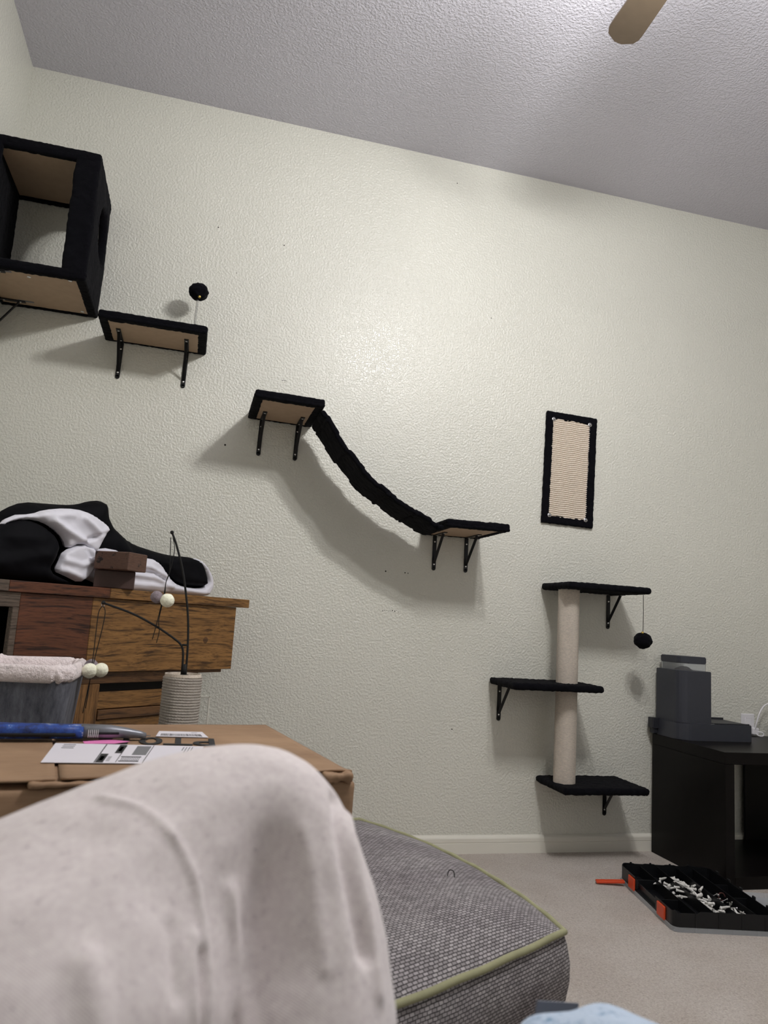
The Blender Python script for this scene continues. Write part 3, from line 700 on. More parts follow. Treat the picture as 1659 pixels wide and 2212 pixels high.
dv = tag(box('small_speaker', 2.645, 2.74, -0.09, -0.03, 0.497, 0.566, 'black_plastic', None, 0.006, 2), 'small black box at the right picture edge on the table top', 'device')
# outlet plate low on the wall behind the tall scratching post
o2 = tag(empty('wall_outlet', (0.078, 0, 0.528)), 'painted-over blank wall plate behind the sisal post, beside the oak cabinet', 'outlet')
bm = bmesh.new(); abox(bm, -0.036, 0.036, -0.005, 0.0, -0.058, 0.058, 0.002, 2); bmobj('plate', bm, 'wall', o2)
box('rim', -0.036, 0.036, -0.0065, -0.004, 0.052, 0.058, 'trim', o2, 0.001); box('rim', 0.030, 0.036, -0.0065, -0.004, -0.058, 0.058, 'trim', o2, 0.001)

# ------------------------------------------------------------------ organiser tray with hardware
OG = empty('organizer_tray', (1.790, -0.615, 0.0), rz=radians(-12.0))
tag(OG, 'black compartment organiser tray with orange latches, open on the carpet before the dark table', 'organizer')
ow, od, ohh = 0.170, 0.235, 0.062      # half width, half depth, height
def ring_poly(x0, x1, y0, y1, r): return rrect(x0, x1, y0, y1, r, 4)
base = prism('floor_pan', ring_poly(-ow + 0.004, ow - 0.004, -od + 0.004, od - 0.004, 0.02), 0.012, 0.018, 'black_plastic', OG)
shell('clear_underlid', ring_poly(-ow - 0.003, ow + 0.003, -od - 0.003, od + 0.003, 0.024), 0.004, 0.0, 0.014, 'frost', OG)
bm = bmesh.new(); abox(bm, -ow + 0.002, ow - 0.002, -od + 0.002, od - 0.002, 0.002, 0.005, 0.001); bmobj('clear_base', bm, 'frost', OG)
# outer wall with a scooped handle on the left side and scalloped rim
def wall_path(): return ring_poly(-ow, ow, -od, od, 0.022)
def outer_wall():
    P = wall_path(); Q = []
    for a, b in zip(P, P[1:] + P[:1]):
        n = max(1, int(sqrt((a[0] - b[0]) ** 2 + (a[1] - b[1]) ** 2) / 0.008))
        for k in range(n): Q.append((a[0] + (b[0] - a[0]) * k / n, a[1] + (b[1] - a[1]) * k / n))
    bm = bmesh.new(); n = len(Q); rows = [[], [], [], []]
    for k, (x, y) in enumerate(Q):
        x2, y2 = x * (1 - 0.003 / ow), y * (1 - 0.003 / od); h = ohh; zb = 0.012
        if x < -ow + 0.004 and abs(y - 0.0) < 0.085:
            h = 0.040; zb = 0.024
            x += 0.012; x2 += 0.012
        elif x < -ow + 0.004: h = 0.058
        if y > od - 0.004 and int((x + 1) * 100 / 4) % 2: h += 0.002
        if y < -od + 0.004 and x < -ow + 0.085: h -= 0.006
        for r, (a, b, c) in enumerate(((x, y, zb), (x, y, h), (x2, y2, h), (x2, y2, zb))): rows[r].append(bm.verts.new((a, b, c)))
    for r in range(4):
        for k in range(n): bm.faces.new((rows[r][k], rows[r][(k + 1) % n], rows[(r + 1) % 4][(k + 1) % n], rows[(r + 1) % 4][k]))
    return bm
bmobj('outer_wall', outer_wall(), 'black_plastic', OG)
for x in (-0.095, -0.030, 0.045, 0.108):
    box('divider', x - 0.0012, x + 0.0012, -od + 0.004, od - 0.004, 0.016, 0.056, 'black_plastic', OG, 0.0005)
for x0, x1, y in ((-0.165, -0.095, 0.09), (-0.165, -0.095, -0.10), (0.108, 0.166, 0.08), (0.108, 0.166, -0.05)):
    box('divider', x0, x1, y - 0.0012, y + 0.0012, 0.016, 0.050, 'black_plastic', OG, 0.0005)
for k in range(4):
    box('rib', -0.10 + k * 0.075, -0.098 + k * 0.075, -od - 0.0015, -od + 0.001, 0.014, 0.058, 'black_plastic', OG, 0.0004)
for k in range(5):
    y = -0.17 + k * 0.085; box('hinge_clip', ow - 0.002, ow + 0.005, y - 0.008, y + 0.008, 0.040, 0.070, 'black_plastic', OG, 0.002)
for k, x in enumerate((-0.13, -0.055, 0.02, 0.09)):
    box('rim_tab', x - 0.004, x + 0.004, od - 0.003, od + 0.001, 0.055, 0.068, 'black_plastic', OG, 0.0015)
bm = bmesh.new()
for k in range(7): abox(bm, -0.10 + k * 0.04, -0.098 + k * 0.04, -od - 0.0045, -od - 0.0025, 0.001, 0.013)
o = bmobj('clear_rib', bm, 'frost', OG)
la1 = box('latch', -ow - 0.006, -ow + 0.001, -0.175, -0.115, 0.010, 0.052, 'orange', OG, 0.003, 2); la1['label'] = 'orange closed latch'
la2 = box('latch', -ow - 0.006, -ow + 0.001, 0.085, 0.140, 0.010, 0.052, 'orange', OG, 0.003, 2); la2['label'] = 'orange closed latch'
mx = Matrix.Translation((-ow - 0.058, 0.178, 0.012)) @ Matrix.Rotation(radians(-6), 4, 'Z') @ Matrix.Rotation(radians(-4), 4, 'Y')
bm = bmesh.new(); abox(bm, -0.052, 0.052, -0.011, 0.011, -0.005, 0.005, 0.003, 2, mx); o = bmobj('latch', bm, 'orange', OG); o['label'] = 'orange latch swung open and lying out'
# clear lid, hinged open to the right and resting on the carpet
LM = Matrix.Translation((0.335, -0.085, 0.004))
lw, ldp = 0.15, 0.150
bm = bmesh.new(); abox(bm, -lw, lw, -ldp, ldp, 0.012, 0.0145, 0.001, 1, LM); pl = bmobj('clear_lid', bm, 'frost', OG); pl['label'] = 'clear frosted lid, hinged open flat on the carpet'
rm = shell('lid_rim', rrect(-lw, lw, -ldp, ldp, 0.015), 0.004, 0.0, 0.030, 'frost', pl); rm.matrix_local = LM
for k in range(13):
    x = -lw + 0.02 + k * 0.0215; h = 0.008 if k % 2 else 0.014
    box('rim_rib', x - 0.0007, x + 0.0007, ldp - 0.006, ldp - 0.0045, 0.015, 0.015 + h, 'white_plastic', pl, 0, 1, LM)
for k in range(4):
    box('lid_rib', -lw + 0.05 + k * 0.07, -lw + 0.052 + k * 0.07, -ldp + 0.02, ldp - 0.02, 0.0145, 0.018, 'frost', pl, 0, 1, LM)
# drywall anchors: each one a small ribbed cone with a round collar
def anchor_mesh(L=0.030, r=0.0046):
    bm = bmesh.new(); pr = [(0.0058, 0), (0.0058, 0.0022), (r, 0.003)]
    for k in range(5): z = 0.004 + k * L * 0.14; pr += [(r * (1 - k * 0.05), z), (r * (0.78 - k * 0.04), z + L * 0.07)]
    pr += [(r * 0.5, L * 0.86), (0.0006, L)]
    seg = 8; rings = [[bm.verts.new((a * cos(2 * pi * k / seg), a * sin(2 * pi * k / seg), z)) for k in range(seg)] for a, z in pr]
    for a, b in zip(rings, rings[1:]):
        for k in range(seg): bm.faces.new((a[k], a[(k + 1) % seg], b[(k + 1) % seg], b[k]))
    bm.faces.new(rings[0][::-1]); bm.faces.new(rings[-1])
    me = bpy.data.meshes.new('wall_anchor'); bmesh.ops.recalc_face_normals(bm, faces=bm.faces); bm.to_mesh(me); bm.free()
    me.materials.append(M['anchor']); return me
am = anchor_mesh(); OGM = Matrix.Translation(OG.location) @ Matrix.Rotation(radians(-12), 4, 'Z')
def drop(me, name, x, y, z, label, cat, group):
    o = bpy.data.objects.new(name, me); COL.objects.link(o)
    o.matrix_world = OGM @ Matrix.Translation((x, y, z)) @ Matrix.Rotation(random.uniform(0, 2 * pi), 4, 'Z') @ Matrix.Rotation(radians(random.uniform(60, 105)), 4, 'X')
    tag(o, label, cat, group)
for k in range(44):      # second-from-right long compartment
    y = -0.205 + 0.36 * k / 43 + random.uniform(-.006, .006)
    drop(am, 'wall_anchor', random.uniform(-0.012, 0.026), y, 0.030 + random.uniform(0, 0.022) * (1 if k < 34 else .6),
         'white ribbed plastic wall anchor in the heap down the long middle compartment', 'wall anchor', 'wall anchors in the long compartment')
for k in range(15):
    y = -0.02 + 0.15 * k / 14
    drop(am, 'wall_anchor', random.uniform(-0.080, -0.045), y, 0.030 + random.uniform(0, 0.018),
         'white plastic wall anchor in the small heap left of the long middle compartment', 'wall anchor', 'wall anchors in the small heap')
bm = bmesh.new(); disc_into(bm, (0, 0, 0), (0, 0, 1), 0.0036, 0.002, 10); tube_into(bm, [(0, 0, 0), (0, 0, -0.026), (0, 0, -0.032)], [0.0017, 0.0017, 0.0003], 6)
scm = bpy.data.meshes.new('loose_screw'); bm.to_mesh(scm); bm.free(); scm.materials.append(M['chrome'])
for k in range(20):
    drop(scm, 'loose_screw', random.uniform(0.068, 0.100), -0.21 + 0.20 * k / 19, 0.034 + random.uniform(0, 0.016),
         'bright steel screw loose in the narrow compartment right of the anchors', 'screw', 'screws in the narrow compartment')
for k in range(5):
    drop(am, 'wall_anchor', random.uniform(0.055, 0.066), -0.20 + 0.012 * k, 0.044, 'white wall anchor lying among the steel screws', 'wall anchor', 'wall anchors among the screws')
bm = bmesh.new(); tube_into(bm, curve_pts([(0.012 * cos(a), 0.012 * sin(a), a * 0.0006) for a in (0, 1, 2, 3, 4, 5)], 4), 0.0022, 6)
hk = bmobj('cup_hook', bm, 'copper'); hk.matrix_world = OGM @ Matrix.Translation((0.088, -0.03, 0.045)) @ Matrix.Rotation(1.3, 4, 'X')
tag(hk, 'small reddish-brown metal hook lying above the steel screws', 'hook')

# ------------------------------------------------------------------ oak corner cabinet
CQ = Vector((0.2152, -0.21, 0)); CA = radians(41.84)
cb = tag(empty('oak_cabinet', CQ, CA), 'rustic oak cabinet set diagonally in the left corner, with an open bay', 'cabinet')
CM = Matrix.Translation(CQ) @ Matrix.Rotation(CA, 4, 'Z')
CT = 0.957
def cbox(name, x0, x1, y0, y1, z0, z1, mat, bev=0.0015, parent=cb): return box(name, x0, x1, y0, y1, z0, z1, mat, parent, bev)
for (x0, x1, mt, lb) in ((-1.00, -0.9135, 'oak_grey', 'grey-brown top board'), (-0.913, -0.5975, 'oak_red', 'reddish top board'), (-0.597, 0.0, 'oak', 'golden top board')):
    bm = bmesh.new(); abox(bm, x0, x1, 0, 0.262, CT - 0.030, CT, 0.0012); o = bmobj('top_board', bm, mt, cb); o['label'] = lb
zb0, zb1 = 0.708, CT - 0.031
o = cbox('front_board', -0.6455, -0.052, 0.012, 0.030, zb0, zb1, 'oak'); o['label'] = 'golden oak front board with a knot'
o = cbox('front_board', -0.8715, -0.646, 0.012, 0.030, zb0, zb1, 'oak_red'); o['label'] = 'reddish oak front board'
kn = bmesh.new(); disc_into(kn, (-0.187, 0.0122, 0.808), (0, -1, 0), 0.011, 0.0008, 14); bmobj('knot', kn, 'oak_dark', o)
cbox('frame_stile', -0.8905, -0.872, 0.010, 0.030, zb0 - 0.08, zb1 - 0.0405, 'oak_grey')
cbox('frame_rail', -1.0, -0.872, 0.010, 0.030, zb1 - 0.040, zb1, 'oak_grey')
cbox('side_board', -0.072, -0.054, 0.031, 0.245, zb0, zb1, 'oak_dark')
cbox('bay_back', -0.99, -0.08, 0.225, 0.240, zb0, zb1 - 0.002, 'espresso')
cbox('bay_floor', -0.99, -0.08, 0.031, 0.224, zb0 - 0.012, zb0 + 0.002, 'oak_dark')
# lower carcase, set back at the right
cbox('lower_rail', -0.90, -0.188, 0.030, 0.046, 0.672, zb0 - 0.002, 'oak_dark')
cbox('recess_panel', -0.90, -0.190, 0.046, 0.056, 0.645, 0.672, 'espresso')
cbox('drawer_front', -0.575, -0.205, 0.034, 0.052, 0.596, 0.646, 'oak')
cbox('drawer_rail', -0.575, -0.205, 0.026, 0.046, 0.566, 0.594, 'oak_dark')
cbox('drawer_front', -0.575, -0.205, 0.034, 0.052, 0.40, 0.564, 'oak')
cbox('drawer_front', -0.575, -0.205, 0.034, 0.052, 0.10, 0.396, 'oak')
cbox('post', -0.66, -0.577, 0.028, 0.052, 0.0, 0.671, 'oak_vert')
cbox('post', -0.204, -0.186, 0.028, 0.052, 0.0, 0.671, 'oak_vert')
cbox('lower_side', -0.200, -0.184, 0.053, 0.245, 0.0, 0.70, 'oak_dark')
cbox('lower_back', -0.97, -0.202, 0.225, 0.24, 0.0, 0.69, 'oak_dark')
cbox('base_board', -0.97, -0.661, 0.036, 0.052, 0.0, 0.64, 'oak_dark')
# ------------------------------------------------------------------ garments on the cabinet
def inside(p, poly):
    c = False; n = len(poly)
    for i in range(n):
        x1, y1 = poly[i]; x2, y2 = poly[(i + 1) % n]
        if (y1 > p[1]) != (y2 > p[1]) and p[0] < (x2 - x1) * (p[1] - y1) / (y2 - y1 + 1e-12) + x1: c = not c
    return c
def dseg(p, a, b):
    ax, ay = a; bx, by = b; dx, dy = bx - ax, by - ay; L = dx * dx + dy * dy
    t = 0 if L == 0 else max(0, min(1, ((p[0] - ax) * dx + (p[1] - ay) * dy) / L))
    return sqrt((p[0] - ax - t * dx) ** 2 + (p[1] - ay - t * dy) ** 2)
def smooth_poly(poly, it=2):
    for _ in range(it):
        o = []
        for i in range(len(poly)):
            a = poly[i]; b = poly[(i + 1) % len(poly)]
            o += [(a[0] * .75 + b[0] * .25, a[1] * .75 + b[1] * .25), (a[0] * .25 + b[0] * .75, a[1] * .25 + b[1] * .75)]
        poly = o
    return poly
def cushion(name, poly, yc, thick, mat, parent, step=0.006, folds=(), edge=0.03, back=1.0, lean=0.0, it=1, zfloor=None, wr=0.006):
    """soft closed body grown from an outline in the cabinet's front plane; folds = [(polyline, width, height)]"""
    poly = smooth_poly(poly, it)
    from mathutils.geometry import delaunay_2d_cdt
    xs = [p[0] for p in poly]; zs = [p[1] for p in poly]; pts = []; B = []
    for i in range(len(poly)):
        a = poly[i]; b = poly[(i + 1) % len(poly)]; n = max(1, int(math.hypot(b[0] - a[0], b[1] - a[1]) / step))
        for k in range(n): B.append((a[0] + (b[0] - a[0]) * k / n, a[1] + (b[1] - a[1]) * k / n))
    pts = [Vector(p) for p in B]; nb = len(B)
    z = min(zs) + step; r = 0
    while z < max(zs):
        x = min(xs) + (step / 2 if r % 2 else 0)
        while x < max(xs):
            if inside((x, z), poly) and min(dseg((x, z), poly[i], poly[(i + 1) % len(poly)]) for i in range(len(poly))) > step * 0.5: pts.append(Vector((x, z)))
            x += step
        z += step * 0.9; r += 1
    v2, e2, f2, *_ = delaunay_2d_cdt(pts, [(i, (i + 1) % nb) for i in range(nb)], [], 1, 1e-5)
    V = []; F = []; nv = len(v2)
    for s in (-1, 1):
        for p in v2:
            d = min(dseg(p, poly[i], poly[(i + 1) % len(poly)]) for i in range(len(poly)))
            k = min(1, d / edge); h = thick * sqrt(max(0, 1 - (1 - k) ** 2))
            if s == -1:
                for pl, w, hh_ in folds:
                    dd = min(dseg(p, pl[i], pl[i + 1]) for i in range(len(pl) - 1)); h += hh_ * exp(-(dd / w) ** 2) * k
                h += wr * k * (noise.noise(Vector((p.x * 16, p.y * 26, yc * 40))) + 0.5 * noise.noise(Vector((p.x * 45, p.y * 60, yc * 70))))
            else: h *= back
            V.append(Vector((p.x, yc + s * max(0, h) + lean * (p.y - min(zs)), p.y if zfloor is None else max(zfloor, p.y))))
    for f in f2: F.append(tuple(f)); F.append(tuple(i + nv for i in f)[::-1])
    bm = bmesh.new(); bv = [bm.verts.new(v) for v in V]
    for f in F:
        try: bm.faces.new([bv[i] for i in f])
        except ValueError: pass
    bmesh.ops.remove_doubles(bm, verts=bm.verts, dist=1e-5)
    return bmobj(name, bm, mat, parent, True)
g1 = tag(empty('garment_pile', CQ, CA), 'crumpled black garment with white satin lining heaped on the oak cabinet', 'clothing')
zf = CT + 0.0008
cushion('black_shell', [(-0.99, 1.03), (-0.93, 1.09), (-0.877, 1.138), (-0.853, 1.165), (-0.801, 1.194), (-0.727, 1.201), (-0.665, 1.207), (-0.62, 1.216), (-0.586, 1.232), (-0.539, 1.243), (-0.520, 1.232), (-0.507, 1.172), (-0.44, 1.132), (-0.39, 1.115), (-0.31, 1.103), (-0.247, 1.096), (-0.19, 1.096), (-0.14, 1.093), (-0.09, 1.073), (-0.055, 1.035), (-0.046, 0.985), (-0.06, zf), (-0.99, zf)],
        0.190, 0.055, 'black_cloth', g1, 0.010, [([(-0.5, 1.18), (-0.44, 1.06), (-0.40, 0.98)], 0.02, 0.015), ([(-0.9, 1.15), (-0.72, 1.17), (-0.6, 1.13)], 0.018, 0.012)], 0.05, 0.9, 0, 1, zf)
cushion('black_front_fold', [(-0.99, 1.05), (-0.933, 1.095), (-0.891, 1.121), (-0.838, 1.135), (-0.771, 1.118), (-0.725, 1.076), (-0.742, 1.019), (-0.752, 0.995), (-0.70, 0.975), (-0.64, zf), (-0.99, zf)],
        0.095, 0.040, 'black_cloth', g1, 0.009, [([(-0.93, 1.0), (-0.82, 1.03), (-0.74, 1.04)], 0.02, 0.012), ([(-0.9, 1.08), (-0.8, 1.08)], 0.02, 0.008)], 0.04, 1.0, 0, 1, zf)
cushion('white_lining', [(-0.93, 1.088), (-0.885, 1.139), (-0.822, 1.151), (-0.788, 1.169), (-0.716, 1.186), (-0.653, 1.188), (-0.600, 1.170), (-0.562, 1.148), (-0.578, 1.116), (-0.600, 1.060), (-0.625, 1.072), (-0.655, 1.088), (-0.700, 1.062), (-0.712, 1.092), (-0.753, 1.122), (-0.81, 1.138), (-0.874, 1.126)],
        0.098, 0.022, 'white_cloth', g1, 0.006, [([(-0.76, 1.14), (-0.70, 1.11), (-0.655, 1.092)], 0.010, 0.016), ([(-0.66, 1.16), (-0.60, 1.12), (-0.565, 1.140)], 0.010, 0.014), ([(-0.80, 1.150), (-0.70, 1.165)], 0.008, 0.006), ([(-0.64, 1.10), (-0.58, 1.13)], 0.006, -0.014)], 0.012, 1.0, 0, 1, None, 0.005)
cushion('white_lining', [(-0.715, 1.056), (-0.66, 1.085), (-0.60, 1.075), (-0.592, 1.03), (-0.615, 0.99), (-0.645, 0.966), (-0.70, 0.985), (-0.735, 0.995), (-0.722, 1.03)],
        0.092, 0.018, 'white_cloth', g1, 0.006, [([(-0.71, 1.03), (-0.65, 1.02), (-0.61, 1.04)], 0.009, 0.010), ([(-0.70, 1.0), (-0.655, 0.985)], 0.007, 0.008), ([(-0.64, 1.07), (-0.61, 1.03)], 0.006, -0.008)], 0.010, 1.0, 0, 1, zf, 0.004)
cushion('white_lining', [(-0.62, 1.07), (-0.52, 1.09), (-0.457, 1.062), (-0.364, 1.073), (-0.327, 1.057), (-0.300, 1.030), (-0.262, 0.998), (-0.21, 0.986), (-0.14, 0.985), (-0.10, 1.0), (-0.105, 1.03), (-0.135, 1.06), (-0.20, 1.090), (-0.150, 1.092), (-0.105, 1.062), (-0.078, 1.020), (-0.078, 0.984), (-0.095, zf), (-0.22, zf), (-0.62, zf)],
        0.125, 0.020, 'white_cloth', g1, 0.0065, [([(-0.48, 1.045), (-0.38, 1.04), (-0.31, 1.015)], 0.008, 0.012), ([(-0.48, 1.01), (-0.36, 1.008), (-0.28, 0.985)], 0.008, 0.012), ([(-0.47, 0.98), (-0.30, 0.98), (-0.12, 0.972)], 0.007, 0.008), ([(-0.48, 1.028), (-0.36, 1.025), (-0.30, 0.998)], 0.005, -0.010)], 0.010, 1.0, 0, 1, zf, 0.003)
cushion('black_sleeve', [(-0.335, 1.060), (-0.290, 1.085), (-0.22, 1.094), (-0.155, 1.088), (-0.130, 1.060), (-0.108, 1.010), (-0.112, 0.996), (-0.18, 0.992), (-0.235, 0.998), (-0.275, 1.018)],
        0.122, 0.026, 'black_cloth', g1, 0.007, [], 0.02, 1.0, 0, 1, None, 0.004)
# two offcuts of wood stacked in front of the garment
def wood_block(u, w, z0, a, b, h, rz, mat, label, matside=None):
    e = box('wood_block', -a / 2, a / 2, -b / 2, b / 2, 0, h, mat, None, 0.003, 2)
    e.matrix_world = CM @ Matrix.Translation((u, w, z0)) @ Matrix.Rotation(rz, 4, 'Z')
    return tag(e, label, 'wood block')
wood_block(-0.562, 0.036, CT + 0.0005, 0.118, 0.060, 0.0545, radians(-38), 'block_dark', 'dark brown painted wood block, the lower of the two, standing on the cabinet')
wood_block(-0.566, 0.010, CT + 0.0555, 0.118, 0.100, 0.0550, radians(-70), 'block', 'worn brown painted wood block with chipped paint, lying on top of the other block')

# ------------------------------------------------------------------ floor-standing cat tree (post with wire toys, fleece basket)
fp = tag(empty('cat_tree', (0.004, -0.98, 0)), 'cat tree with a thick sisal post and grey fleece-lined basket, behind the cardboard box', 'cat tree')
V, F = fz(-0.46, 0.14, -0.15, 0.13, 0.0, 0.028, 0.02, 0.012, 0.001); pyobj('base_board', V, F, 'basket', fp, True)
rope_post('sisal_post', 0.0475, 0.03, 0.738, 0.0068, 'sisal', fp, 0, 0, 220, 6, 0.42, 0.0006)
bm = bmesh.new(); disc_into(bm, (0, 0, 0.735), (0, 0, 1), 0.040, 0.004, 32); bmobj('post_cap', bm, 'bronze', fp)
shell('cap_rim', [(0.0455 * cos(2 * pi * k / 40), 0.0455 * sin(2 * pi * k / 40)) for k in range(40)], 0.002, 0.732, 0.745, 'sisal_mat', fp)
wr_ = 0.0028
wt = tube('wire_stem', [(0.001, 0, 0.0), (0.001, 0, 0.03)], 0.006, 'cord', fp); wt.location = (0, 0, 0.739); wt['label'] = 'black wire stem forked into two arms with hanging pompoms'
bm = bmesh.new(); disc_into(bm, (0.003, 0, 0), (0, 0, 1), 0.012, 0.004, 20); bmobj('socket', bm, 'black_metal', wt)
tube('wire_arm', curve_pts([(0.006, 0, 0.0), (0.004, 0, 0.08), (-0.004, 0, 0.16), (-0.025, 0, 0.26), (-0.048, 0, 0.33), (-0.062, 0, 0.362)], 8), wr_, 'cord', wt)
tube('wire_arm', curve_pts([(-0.004, 0, 0.0), (-0.005, 0.0, 0.05), (-0.011, 0, 0.075), (-0.03, 0, 0.092), (-0.08, 0, 0.122), (-0.14, 0, 0.150), (-0.211, 0, 0.172)], 8), wr_, 'cord', wt)
tube('wire_bridge', [(-0.010, 0, 0.078), (0.004, 0, 0.078)], wr_, 'cord', wt)
ball('wire_tip', (-0.064, 0, 0.366), 0.0052, 'cord', wt, sub=2); ball('wire_tip', (-0.213, 0, 0.173), 0.0052, 'cord', wt, sub=2)
tube('string', curve_pts([(-0.066, -0.002, 0.352), (-0.062, -0.004, 0.30), (-0.060, -0.004, 0.26), (-0.066, -0.004, 0.235), (-0.068, -0.004, 0.205), (-0.078, -0.004, 0.13), (-0.085, -0.003, 0.088)], 6), 0.0012, 'cord', wt, 6)
tube('string', curve_pts([(-0.060, -0.002, 0.352), (-0.053, -0.004, 0.32), (-0.058, -0.004, 0.27), (-0.066, -0.004, 0.235), (-0.066, -0.004, 0.205), (-0.074, -0.004, 0.14), (-0.070, -0.003, 0.11), (-0.074, -0.003, 0.08)], 6), 0.0012, 'cord', wt, 6)
ball('pompom', (-0.058, -0.006, 0.189), 0.0178, 'pompom', wt, 0.0009, 150)
o = ball('pompom', (-0.085, 0.004, 0.196), 0.0160, 'pompom_grey', wt, 0.0009, 150); o['label'] = 'grey wool pompom'
tube('string', curve_pts([(-0.213, 0, 0.166), (-0.221, 0, 0.15), (-0.222, -0.002, 0.11), (-0.222, -0.002, 0.04), (-0.224, -0.002, -0.05), (-0.226, 0, -0.088)], 6), 0.0012, 'cord', wt, 6)
tube('string', curve_pts([(-0.213, 0, 0.166), (-0.206, 0, 0.15), (-0.208, -0.002, 0.11), (-0.217, -0.002, 0.04), (-0.226, -0.002, -0.05), (-0.231, 0, -0.10)], 6), 0.0012, 'cord', wt, 6)
bm = bmesh.new(); tube_into(bm, [(-0.213 + 0.004 * cos(a), 0, 0.168 + 0.004 * sin(a)) for a in [k * 2 * pi / 12 for k in range(13)]], 0.0009, 5); bmobj('ring', bm, 'chrome', wt, True)
ball('pompom', (-0.226, -0.010, 0.004), 0.0185, 'pompom', wt, 0.0009, 150); ball('pompom', (-0.200, -0.002, 0.006), 0.0175, 'pompom', wt, 0.0009, 150)
o = ball('pompom', (-0.226, 0.016, 0.014), 0.0165, 'pompom_grey', wt, 0.0009, 150); o['label'] = 'grey wool pompom'
# basket
BX0, BX1, BY0, BY1 = -0.485, -0.244, -1.13, -0.855
def basket():
    V = []; F = []; seg = 120; lv = 14; rim = rrect(BX0, BX1, BY0, BY1, 0.045, 29)[:seg]
    cx, cy = (BX0 + BX1) / 2, (BY0 + BY1) / 2; n = len(rim); rows = []
    for s, rng in ((0, range(lv + 1)), (1, range(lv, -1, -1))):
        for j in rng:
            t = j / lv; z = 0.56 + (0.742 - 0.56) * t; k = 0.86 + 0.14 * t - (0.05 if s else 0)
            rows.append([(cx + (x - cx) * k, cy + (y - cy) * k, z + (0.02 if s and j == 0 else 0)) for x, y in rim])
    for r in rows: V += r
    for j in range(len(rows) - 1):
        for k in range(n): k2 = (k + 1) % n; F.append((j * n + k, j * n + k2, (j + 1) * n + k2, (j + 1) * n + k))
    F.append(tuple(range(n))); F.append(tuple((len(rows) - 1) * n + k for k in range(n)))
    return V, F, rim
V, F, rim = basket()
ox, oy = 0.004, -0.98
pyobj('basket_wall', [(x - ox, y - oy, z) for x, y, z in V], F, 'basket', fp, True)
def fleece_ring():
    cx, cy = (BX0 + BX1) / 2, (BY0 + BY1) / 2; V = []; F = []; n = len(rim); S_ = 20
    for k in range(n):
        x, y = rim[k]; o = Vector((x - cx, y - cy, 0)); a0 = rim[(k - 1) % n]; a1 = rim[(k + 1) % n]
        T = Vector((a1[0] - a0[0], a1[1] - a0[1], 0)); T = T.normalized() if T.length > 1e-6 else Vector((1, 0, 0)); N = Vector((T.y, -T.x, 0))
        if N.dot(o) < 0: N = -N
        for s in range(S_):
            a = 2 * pi * s / S_; P = Vector((x, y, 0.742)) - N * 0.008 + N * (0.0135 * cos(a)) + Vector((0, 0, 0.021 * sin(a)))
            nn = (N * cos(a) + Vector((0, 0, sin(a)))); P += nn * (0.0042 * noise.noise(P * 95) + 0.002 * noise.noise(P * 260))
            V.append((P.x - ox, P.y - oy, P.z))
    for k in range(n):
        for s in range(S_): F.append((k * S_ + s, k * S_ + (s + 1) % S_, ((k + 1) % n) * S_ + (s + 1) % S_, ((k + 1) % n) * S_ + s))
    return V, F
V, F = fleece_ring(); pyobj('fleece_rim', V, F, 'fleece', fp, True)
V, F = fz(BX0 + 0.016 - ox, BX1 - 0.016 - ox, BY0 + 0.016 - oy, BY1 - 0.016 - oy, 0.66, 0.728, 0.006, 0.03, 0.004, 60); pyobj('fleece_cushion', V, F, 'fleece', fp, True)
rope_post('support_post', 0.045, 0.03, 0.565, 0.0068, 'sisal', fp, (BX0 + BX1) / 2 - ox, -0.02, 60, 4, 0.4)

# ------------------------------------------------------------------ ottoman with olive piping
A_ = Vector((0.680, -1.750)); B_ = Vector((0.445, -1.030)); C_ = Vector((-0.52, -1.33)); D_ = Vector((-0.26, -2.205))
# shift the far edge forward so that the cat tree stands clear of it
B_ = Vector((0.478, -1.04))
C_ = Vector((-0.60, -1.40))
ZT = 0.400
ott = tag(empty('ottoman', (0.15, -1.6, 0)), 'grey tweed ottoman with olive green piping, carrying the cardboard box', 'ottoman')
def bil(u, v): return (D_.lerp(A_, u)).lerp(C_.lerp(B_, u), v)
def edge_bulge(u, v):
    p = bil(u, v)
    du = (A_ - D_).normalized(); dv = (B_ - A_).normalized()
    p = p - Vector((0, 1)) * 0.0
    p = p + Vector((du.x, du.y)) * (0.060 * 4 * v * (1 - v)) * (max(0, 2 * u - 1)) ** 2
    p = p - Vector((dv.x, dv.y)) * (0.030 * 4 * u * (1 - u)) * (max(0, 1 - 2 * v)) ** 2
    p = p + Vector((dv.x, dv.y)) * (0.020 * 4 * u * (1 - u)) * (max(0, 2 * v - 1)) ** 2
    return p
def uvobj(name, V, F, UV, mat, parent):
    me = bpy.data.meshes.new(name); me.from_pydata([tuple(v) for v in V], [], F); l = me.uv_layers.new(name='UVMap')
    for poly in me.polygons:
        for li in poly.loop_indices: l.data[li].uv = UV[me.loops[li].vertex_index]
    me.update(); return link(name, me, mat, parent, True)
OO = Vector((0.15, -1.6, 0))
def top_z(u, v):
    e = min(u, 1 - u) * 0.9, min(v, 1 - v) * 0.9
    k = min(1, e[0] / 0.16) ; q = min(1, e[1] / 0.16)
    return ZT + 0.040 * (1 - (1 - k) ** 2) * (1 - (1 - q) ** 2) + 0.003 * noise.noise(Vector((u * 5, v * 5, 2)))
NU = NV = 80; V = []; F = []; UVs = []
for j in range(NV + 1):
    for i in range(NU + 1):
        u = i / NU; v = j / NV; p = edge_bulge(u, v); V.append(Vector((p.x, p.y, top_z(u, v))) - OO); UVs.append((u * 0.97, v * 0.80))
for j in range(NV):
    for i in range(NU): a = j * (NU + 1) + i; F.append((a, a + 1, a + NU + 2, a + NU + 1))
uvobj('seat_cushion_top', V, F, UVs, 'tweed', ott)
